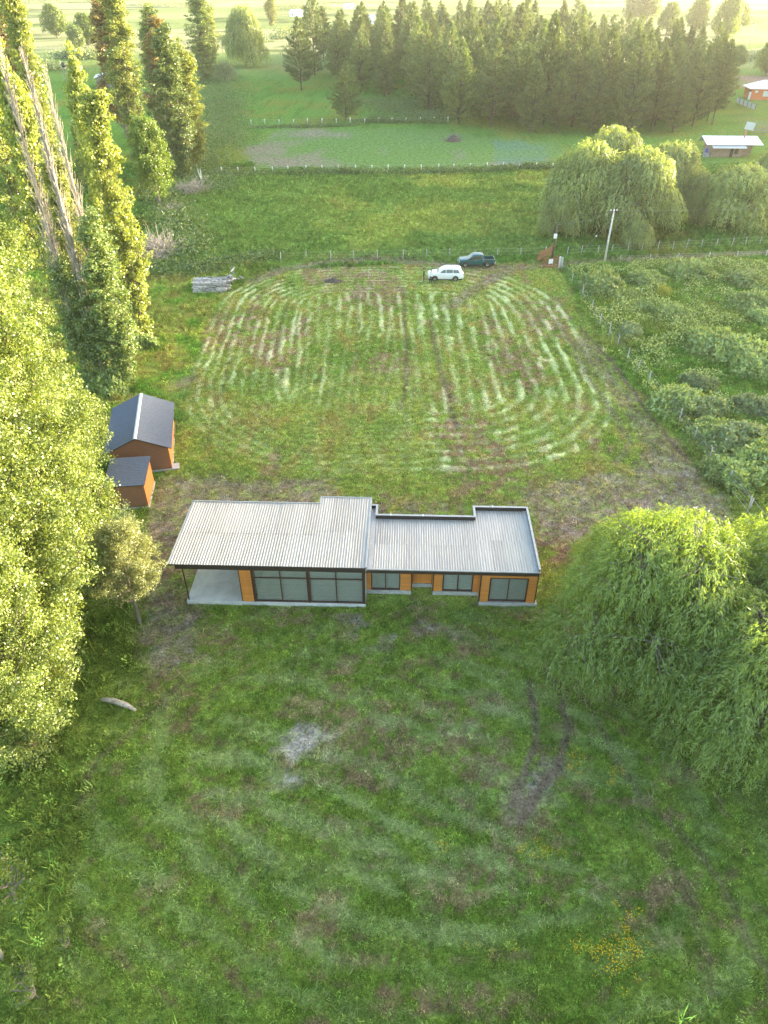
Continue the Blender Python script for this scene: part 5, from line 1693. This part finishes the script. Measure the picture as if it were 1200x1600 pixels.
b = brush("brush_heap", ground_pt(709, 220), 2.0, 1.6, 1.8, 120, "brown stump heap on the far right of the ploughed plot", "brush heap", M['brush_dark'], (.8, 2.4), 8, .06); earth(b, 1.9, 1.4, 1.4, 3)
brush("brush_heap", ground_pt(268, 330), 2.0, 2.4, 1.0, 120, "scattered dead twigs between the two larger brush heaps", "brush heap", M['brush'], (1.0, 2.4), 9, .035)
brush("dead_branch", (-20.6, 24.6, .3), .8, .8, .5, 26, "bare pale branches sprawling at the left edge below the poplars", "branch", M['dead'], (1.2, 3.0), 10, .03)
brush("dead_branch", (*P(1105, 330)[:2], 2.5), 2.6, 1.5, 2.2, 110, "bare grey boughs sticking out of the half-dead willow", "branch", M['dead'], (1.8, 4.2), 11, .06)
brush("dead_branch", (-18.6, 26.8, 1.6), .8, .6, .4, 60, "drooping rust-coloured dead twigs under the lowest poplar bough", "branch", solid("rusty_twigs", (.42, .22, .12), .9), (.5, 1.2), 12, .015)
q = MB(); q.tube([(-1.1, 0, .16), (-.4, .05, .24), (.5, -.02, .2), (1.15, -.14, .12)], [.10, .17, .16, .07], 8); o = q.build("fallen_log", M['dead']); o.location = (*P(186, 1102)[:2], 0); o.rotation_euler = (0, 0, -.25)
T(o, "pale fallen log in the grass under the poplars", "log")
q = MB(); q.tube([(0, 0, 0), (.1, .05, .6), (-.05, .15, 1.3), (.1, .1, 2.0), (.0, .2, 2.7)], [.07, .06, .05, .04, .03], 7); o = q.build("bare_stem", M['dead']); o.location = (*P(4, 1500)[:2], 0)
T(o, "crooked pale stem standing at the lower left frame edge", "stem")
fence_r = brush("dead_tree", ground_pt(315, 285), .3, .3, .4, 12, "short white dead stem by the left end of the plot fence", "dead tree", M['post_top'], (1, 1.8), 13, .09, standing=6)

# ------------------------------------------------------------------ vehicles
M['car_white'] = solid("white_car_paint", (.80, .80, .80), .22, spec=.6)
M['car_green'] = solid("green_car_paint", (.012, .085, .088), .25, spec=.6)
M['car_glass'] = solid("car_glass", (.02, .025, .03), .06, spec=1.0)
M['tyre'] = solid("tyre_rubber", (.025, .025, .025), .85)
M['rim'] = solid("wheel_alloy", (.50, .49, .47), .35, .7)
M['trim'] = solid("black_trim", (.03, .03, .03), .6)
M['chrome'] = solid("chrome", (.7, .7, .7), .15, 1)
M['redlamp'] = solid("tail_lamp", (.45, .02, .02), .25)
M['headlamp'] = solid("head_lamp", (.75, .78, .8), .12)


def loft(stations, nm, mat, parent, mats=None, facemat=None):
    """stations: (x, [ (y, z) half profile from bottom to top ]) mirrored in y"""
    bm = bmesh.new(); rings = []
    for x_, pr in stations:
        ring = [bm.verts.new((x_, -y_, z_)) for y_, z_ in pr] + [bm.verts.new((x_, y_, z_)) for y_, z_ in reversed(pr)]
        rings.append(ring)
    n = len(rings[0])
    for i, (a, b) in enumerate(zip(rings, rings[1:])):
        for k in range(n):
            f = bm.faces.new((a[k], a[(k + 1) % n], b[(k + 1) % n], b[k])); f.smooth = True
            if facemat: f.material_index = facemat(i, k, n)
    bm.faces.new(rings[0][::-1]); bm.faces.new(rings[-1])
    bmesh.ops.recalc_face_normals(bm, faces=bm.faces)
    me = bpy.data.meshes.new(nm); bm.to_mesh(me); bm.free()
    for m_ in (mats or [mat]): me.materials.append(m_)
    o = link(nm, me, parent)
    md = o.modifiers.new("soft", 'BEVEL'); md.width = .035; md.segments = 2; md.limit_method = 'ANGLE'; md.angle_limit = R_(25)
    return o


def wheel(parent, x_, y_, r_, w_=.22):
    q = MB(); sgn = -1 if y_ < 0 else 1
    n = 20
    prof = [(r_ * .62, -w_ / 2), (r_ * .93, -w_ / 2), (r_, -w_ * .3), (r_, w_ * .3), (r_ * .93, w_ / 2), (r_ * .62, w_ / 2)]
    rings = [[q.bm.verts.new((pr * math.cos(k / n * 6.2832), o_, pr * math.sin(k / n * 6.2832))) for pr, o_ in prof] for k in range(n)]
    for k in range(n):
        a, b = rings[k], rings[(k + 1) % n]
        for j in range(len(prof) - 1): q.bm.faces.new((a[j], a[j + 1], b[j + 1], b[j])).smooth = True
    t = q.build("wheel", M['tyre'], parent); t.location = (x_, y_, r_)
    q = MB(); q.prism([(r_ * .63 * math.cos(k / 16 * 6.2832), r_ * .63 * math.sin(k / 16 * 6.2832)) for k in range(16)], sgn * w_ * .25, sgn * w_ * .36, 'y')
    for k in range(5):
        A = Matrix.Rotation(k * 6.2832 / 5, 4, 'Y'); q.box(-.035, .035, sgn * w_ * .36, sgn * w_ * .47, .05, r_ * .58, A)
    rm = q.build("rim", M['rim'], t)
    q = MB(); q.prism([(r_ * .16 * math.cos(k / 10 * 6.2832), r_ * .16 * math.sin(k / 10 * 6.2832)) for k in range(10)], sgn * w_ * .47, sgn * w_ * .5, 'y'); q.build("hub_cap", M['trim'], t)
    return t


def arch(mb, x_, y_, r_):
    sgn = -1 if y_ < 0 else 1
    pts_ = [(x_ + r_ * 1.17 * math.cos(a), r_ + r_ * 1.17 * math.sin(a)) for a in [R_(-8 + k * 196 / 12) for k in range(13)]]
    mb.prism(pts_, y_ - .012 * 1, y_ + .012, 'y')


def vehicle(loc, rz, paint, kind):
    name = "parked_suv" if kind == 'suv' else "pickup_truck"
    v = empty(name, loc, rz)
    mt = M[paint]
    if kind == 'suv':
        L_, W, r_ = 4.66, .90, .35; fx, rx = -1.42, 1.28
        body = [(-2.33, [(.60, .38), (.72, .50), (.70, .72), (.58, .78)]), (-2.22, [(.74, .27), (.84, .45), (.82, .82), (.68, .90)]), (-1.9, [(.80, .24), (.89, .45), (.88, .90), (.74, .99)]),
                (-1.2, [(.82, .24), (.90, .5), (.90, .96), (.78, 1.07)]), (-.6, [(.82, .24), (.90, .5), (.905, .98), (.84, 1.05)]), (1.6, [(.82, .24), (.90, .5), (.905, 1.0), (.84, 1.06)]),
                (2.15, [(.80, .28), (.88, .5), (.88, 1.0), (.80, 1.06)]), (2.33, [(.70, .36), (.82, .5), (.80, .96), (.70, 1.04)])]
        cab = [(-1.22, [(.76, 1.0), (.76, 1.02), (.74, 1.03)]), (-.42, [(.82, 1.03), (.70, 1.48), (.60, 1.55)]), (.0, [(.83, 1.03), (.70, 1.58), (.60, 1.66)]), (1.3, [(.83, 1.03), (.70, 1.57), (.60, 1.65)]),
               (1.95, [(.81, 1.03), (.68, 1.52), (.56, 1.58)]), (2.27, [(.74, 1.03), (.70, 1.06), (.66, 1.08)])]
    else:
        L_, W, r_ = 4.95, .86, .37; fx, rx = -1.62, 1.42
        body = [(-2.45, [(.66, .45), (.78, .55), (.76, .80), (.62, .86)]), (-2.3, [(.76, .36), (.84, .5), (.83, .90), (.70, .97)]), (-1.2, [(.80, .34), (.86, .5), (.86, .98), (.76, 1.07)]),
                (-.9, [(.80, .34), (.86, .5), (.86, 1.0), (.80, 1.06)]), (.85, [(.80, .34), (.86, .5), (.86, 1.0), (.80, 1.06)])]
        cab = [(-1.28, [(.74, 1.0), (.74, 1.02), (.72, 1.03)]), (-.62, [(.78, 1.03), (.68, 1.46), (.58, 1.53)]), (-.3, [(.79, 1.03), (.68, 1.56), (.58, 1.64)]), (.6, [(.79, 1.03), (.68, 1.56), (.58, 1.64)]), (.84, [(.79, 1.03), (.68, 1.50), (.58, 1.58)])]
    bo = loft(body, "body", mt, v)
    loft(cab, "cabin", mt, v)
    q = MB()
    def glass(pts_): q.poly(pts_)
    # side windows follow the leaning cabin side
    def side(xa, xb, xc, xd, za, zb):
        for s in (-1, 1):
            def yy(z_): return s * (.842 - (z_ - 1.03) * .26 if kind == 'suv' else .80 - (z_ - 1.03) * .205)
            q.poly([(xa, yy(za), za), (xb, yy(za), za), (xc, yy(zb), zb), (xd, yy(zb), zb)])
    if kind == 'suv':
        side(-.86, -.02, -.02, -.30, 1.07, 1.48); side(.04, .92, .92, .04, 1.07, 1.50); side(.98, 1.80, 1.58, .98, 1.07, 1.48)
        glass([(-1.16, -.70, 1.09), (-1.16, .70, 1.09), (-.44, .60, 1.515), (-.44, -.60, 1.515)])
        glass([(2.26, -.58, 1.14), (2.26, .58, 1.14), (2.03, .52, 1.52), (2.03, -.52, 1.52)])
    else:
        side(-.98, -.26, -.26, -.48, 1.08, 1.46); side(-.20, .52, .52, -.20, 1.08, 1.47)
        glass([(-1.23, -.66, 1.09), (-1.23, .66, 1.09), (-.65, .56, 1.50), (-.65, -.56, 1.50)])
        glass([(.856, -.6, 1.1), (.856, .6, 1.1), (.85, .54, 1.48), (.85, -.54, 1.48)])
    q.build("window_glass", M['car_glass'], v)
    q = MB()
    for x_ in (fx, rx):
        for s in (-1, 1): arch(q, x_, s * W, r_)
    q.box(-L_ / 2 + .15, (L_ / 2 - .15), -W * .93, W * .93, .2, .36)
    q.build("wheel_arch_trim", M['trim'], v)
    for x_ in (fx, rx):
        for s in (-1, 1): wheel(v, x_, s * (W - .07), r_)
    for s in (-1, 1):
        q = MB(); q.box(-L_ / 2 - .02, -L_ / 2 + .16, s * .60 - .14, s * .60 + .14, .66, .80); q.build("headlight", M['headlamp'], v, .02)
        q = MB(); q.box(L_ / 2 - .14, L_ / 2 + .02, s * .72 - .10, s * .72 + .10, .82 if kind == 'suv' else .6, 1.0 if kind == 'suv' else .85); q.build("tail_light", M['redlamp'], v, .02)
        q = MB(); q.box(-.80, -.62, s * .98 - .10, s * .98 + .06, 1.02, 1.16); q.build("mirror", mt if kind == 'suv' else M['trim'], v, .02)
        q = MB()
        for x_ in (-.3, .75): q.box(x_, x_ + .16, s * (W + .012) - .012, s * (W + .012) + .012, .86, .90)
        q.build("handle", M['chrome'], v)
    q = MB(); q.box(-L_ / 2 - .04, -L_ / 2 + .05, -.35, .35, .52, .72); q.build("grille", M['trim'], v)
    q = MB(); q.box(-L_ / 2 - .05, -L_ / 2 - .035, -.2, .2, .42, .52); q.build("number_plate", M['white'], v)
    if kind == 'suv':
        q = MB()
        for s in (-1, 1): q.tube([(-.1, s * .64, 1.68), (0, s * .64, 1.71), (1.4, s * .64, 1.70), (1.5, s * .64, 1.66)], .022, 5)
        q.build("roof_rail", M['chrome'], v)
    else:
        q = MB()   # load bed with walls
        q.box(.88, 2.42, -.86, -.78, .52, 1.04); q.box(.88, 2.42, .78, .86, .52, 1.04); q.box(.88, .96, -.78, .78, .52, 1.04); q.box(2.36, 2.42, -.78, .78, .52, 1.04)
        q.box(.96, 2.36, -.78, .78, .50, .58)
        q.build("load_bed", mt, v)
        q = MB(); q.box(.97, 2.35, -.77, .77, .582, .60); q.build("bed_liner", M['trim'], v)
        q = MB(); q.tube([(.98, -.74, 1.05), (1.02, -.70, 1.45), (1.02, .70, 1.45), (.98, .74, 1.05)], .03, 6); q.build("roll_bar", M['trim'], v)
        q = MB(); q.box(2.44, 2.56, -.78, .78, .42, .54); q.box(-2.53, -2.43, -.78, .78, .42, .54); q.build("bumper", M['chrome'], v)
    return v


T(vehicle((8.1, 95.0, 0), R_(-1), 'car_white', 'suv'), "white estate SUV parked on the mown grass with two people at its bonnet", "car")
T(vehicle((12.75, 100.55, 0), R_(1.5), 'car_green', 'pickup'), "dark green double-cab pickup parked behind the white SUV", "pickup")


# ------------------------------------------------------------------ people
def person(loc, rz, top_col, leg_col, shoe_col, hair_col, label, pose):
    g = empty("person", loc, rz); T(g, label, "person")
    mats = [solid("skin", (.50, .30, .21), .6), solid("top", top_col, .8), solid("trousers", leg_col, .8), solid("shoes", shoe_col, .7)]
    V = []; E = []; Rr = []
    def ad(p, r, par=None):
        V.append(p); Rr.append(r)
        if par is not None: E.append((par, len(V) - 1))
        return len(V) - 1
    pel = ad((0, 0, .95), (.16, .115)); wa = ad((0, 0, 1.12), (.135, .10), pel); ch = ad((0, -.01, 1.32), (.175, .115), wa); sh = ad((0, 0, 1.44), (.11, .08), ch)
    nk = ad((0, -.01, 1.52), (.055, .055), sh); hb = ad((0, -.02, 1.60), (.075, .085), nk); ht_ = ad((0, -.015, 1.68), (.078, .092), hb); ad((0, -.01, 1.75), (.05, .06), ht_)
    ad((0, -.115, 1.645), (.014, .016), hb)          # nose
    for s in (-1, 1): ad((s * .085, 0, 1.645), (.012, .022), hb)   # ears
    for s in (-1, 1):
        hp_ = ad((s * .10, 0, .88), (.10, .10), pel); kn = ad((s * .12, -.02 + (pose == 1) * -.03, .49), (.062, .065), hp_); an = ad((s * .13, .02, .09), (.042, .045), kn)
        ad((s * .14, -.13, .035), (.045, .032), an)
        so = ad((s * .19, 0, 1.42), (.062, .062), sh)
        if pose == 0: el = ad((s * .26, .04, 1.14), (.045, .045), so); wr_ = ad((s * .25, -.06, .90), (.032, .028), el); hd_ = ad((s * .25, -.09, .84), (.036, .020), wr_); dr = (0, -.25, -.97)
        else: el = ad((s * .27, .02, 1.15), (.045, .045), so); wr_ = ad((s * .14, -.22, 1.12), (.032, .028), el); hd_ = ad((s * .10, -.27, 1.12), (.036, .020), wr_); dr = (-s * .5, -.86, 0)
        hx = V[hd_]
        for k in range(4):
            o_ = (k - 1.5) * .02; l1 = (.045, .052, .048, .036)[k]
            pd = (0, .97, -.25) if pose == 0 else (0, 0, 1)
            p1 = tuple(hx[i] + dr[i] * .03 + (o_ if pose == 0 and i == 1 else 0) + (o_ if pose == 1 and i == 2 else 0) for i in range(3)); a1 = ad(p1, (.009, .009), hd_)
            p2 = tuple(p1[i] + dr[i] * l1 for i in range(3)); a2 = ad(p2, (.008, .008), a1)
            ad(tuple(p2[i] + dr[i] * l1 * .6 + (-s * .01 if i == 0 else 0) for i in range(3)), (.007, .007), a2)
        tb = ad((hx[0] - s * .012, hx[1] - .03, hx[2] + .01), (.010, .010), hd_); ad((hx[0] - s * .02, hx[1] - .05, hx[2] - .025), (.008, .008), tb)
    me = bpy.data.meshes.new("body"); me.from_pydata(V, E, []); 
    for m_ in mats: me.materials.append(m_)
    o = link("body", me, g)
    sk = o.modifiers.new("skin", 'SKIN')
    for i, r in enumerate(Rr): me.skin_vertices[0].data[i].radius = r
    me.skin_vertices[0].data[0].use_root = True
    sb = o.modifiers.new("sub", 'SUBSURF'); sb.levels = 1; sb.render_levels = 1
    dg = bpy.context.evaluated_depsgraph_get(); dg.update()
    nm = bpy.data.meshes.new_from_object(o.evaluated_get(dg)); o.modifiers.clear(); o.data = nm
    for p in nm.polygons:
        p.use_smooth = True; c_ = p.center
        armd = abs(c_.x) > .17 and c_.z > .8 if pose == 0 else (c_.y < -.13 or abs(c_.x) > .19) and c_.z > .95
        if c_.z > 1.49: k = 0
        elif armd and pose == 0: k = 0 if c_.z < .92 else 1
        elif armd and pose == 1: k = 0 if c_.y < -.2 else 1
        elif c_.z > .93: k = 1
        elif c_.z > .10: k = 2
        else: k = 3
        p.material_index = k
    if len(nm.materials) < 4:
        for m_ in mats[len(nm.materials):]: nm.materials.append(m_)
    bm = bmesh.new(); bmesh.ops.create_uvsphere(bm, u_segments=12, v_segments=8, radius=1)
    for v_ in bm.verts: v_.co = Vector((v_.co.x * .092, v_.co.y * .105 + .015, v_.co.z * .085 + 1.70))
    bmesh.ops.delete(bm, geom=[v_ for v_ in bm.verts if v_.co.z < 1.66 and v_.co.y < .0], context='VERTS')
    me = bpy.data.meshes.new("hair"); bm.to_mesh(me); bm.free(); link("hair", me, g, solid("hair", hair_col, .7))
    q = MB()
    for s in (-1, 1): q.box(s * .032 - .010, s * .032 + .010, -.112, -.104, 1.662, 1.674)
    q.build("eyes", solid("eyes", (.02, .02, .02), .3), g)
    q = MB(); q.box(-.024, .024, -.106, -.098, 1.598, 1.606); q.build("mouth", solid("lips", (.35, .13, .11), .6), g)
    return g


person((*P(662, 440.5)[:2], .02), R_(80), (.035, .045, .10), (.04, .045, .08), (.03, .03, .03), (.03, .025, .02), "person in dark blue clothes standing in front of the white SUV's bonnet", 0)
person((*P(673, 443)[:2], .02), R_(155), (.75, .75, .75), (.03, .03, .035), (.70, .70, .70), (.02, .018, .015), "person in a white top and black trousers beside the SUV's front wheel", 1)

# ------------------------------------------------------------------ evening air
hz = MB(); hz.box(-4300, 4300, -1600, 4300, -1.6, 62)
hm, hn, ho = new_mat("evening_haze")
pv = hn.nodes.new("ShaderNodeVolumePrincipled")
pv.inputs['Color'].default_value = (1.0, .97, .90, 1)
pv.inputs['Density'].default_value = 0.00013
pv.inputs['Anisotropy'].default_value = .55
hn.links.new(pv.outputs[0], ho.inputs['Volume'])
T(hz.build("haze", hm), "thin golden evening haze over the fields", None, kind="stuff")
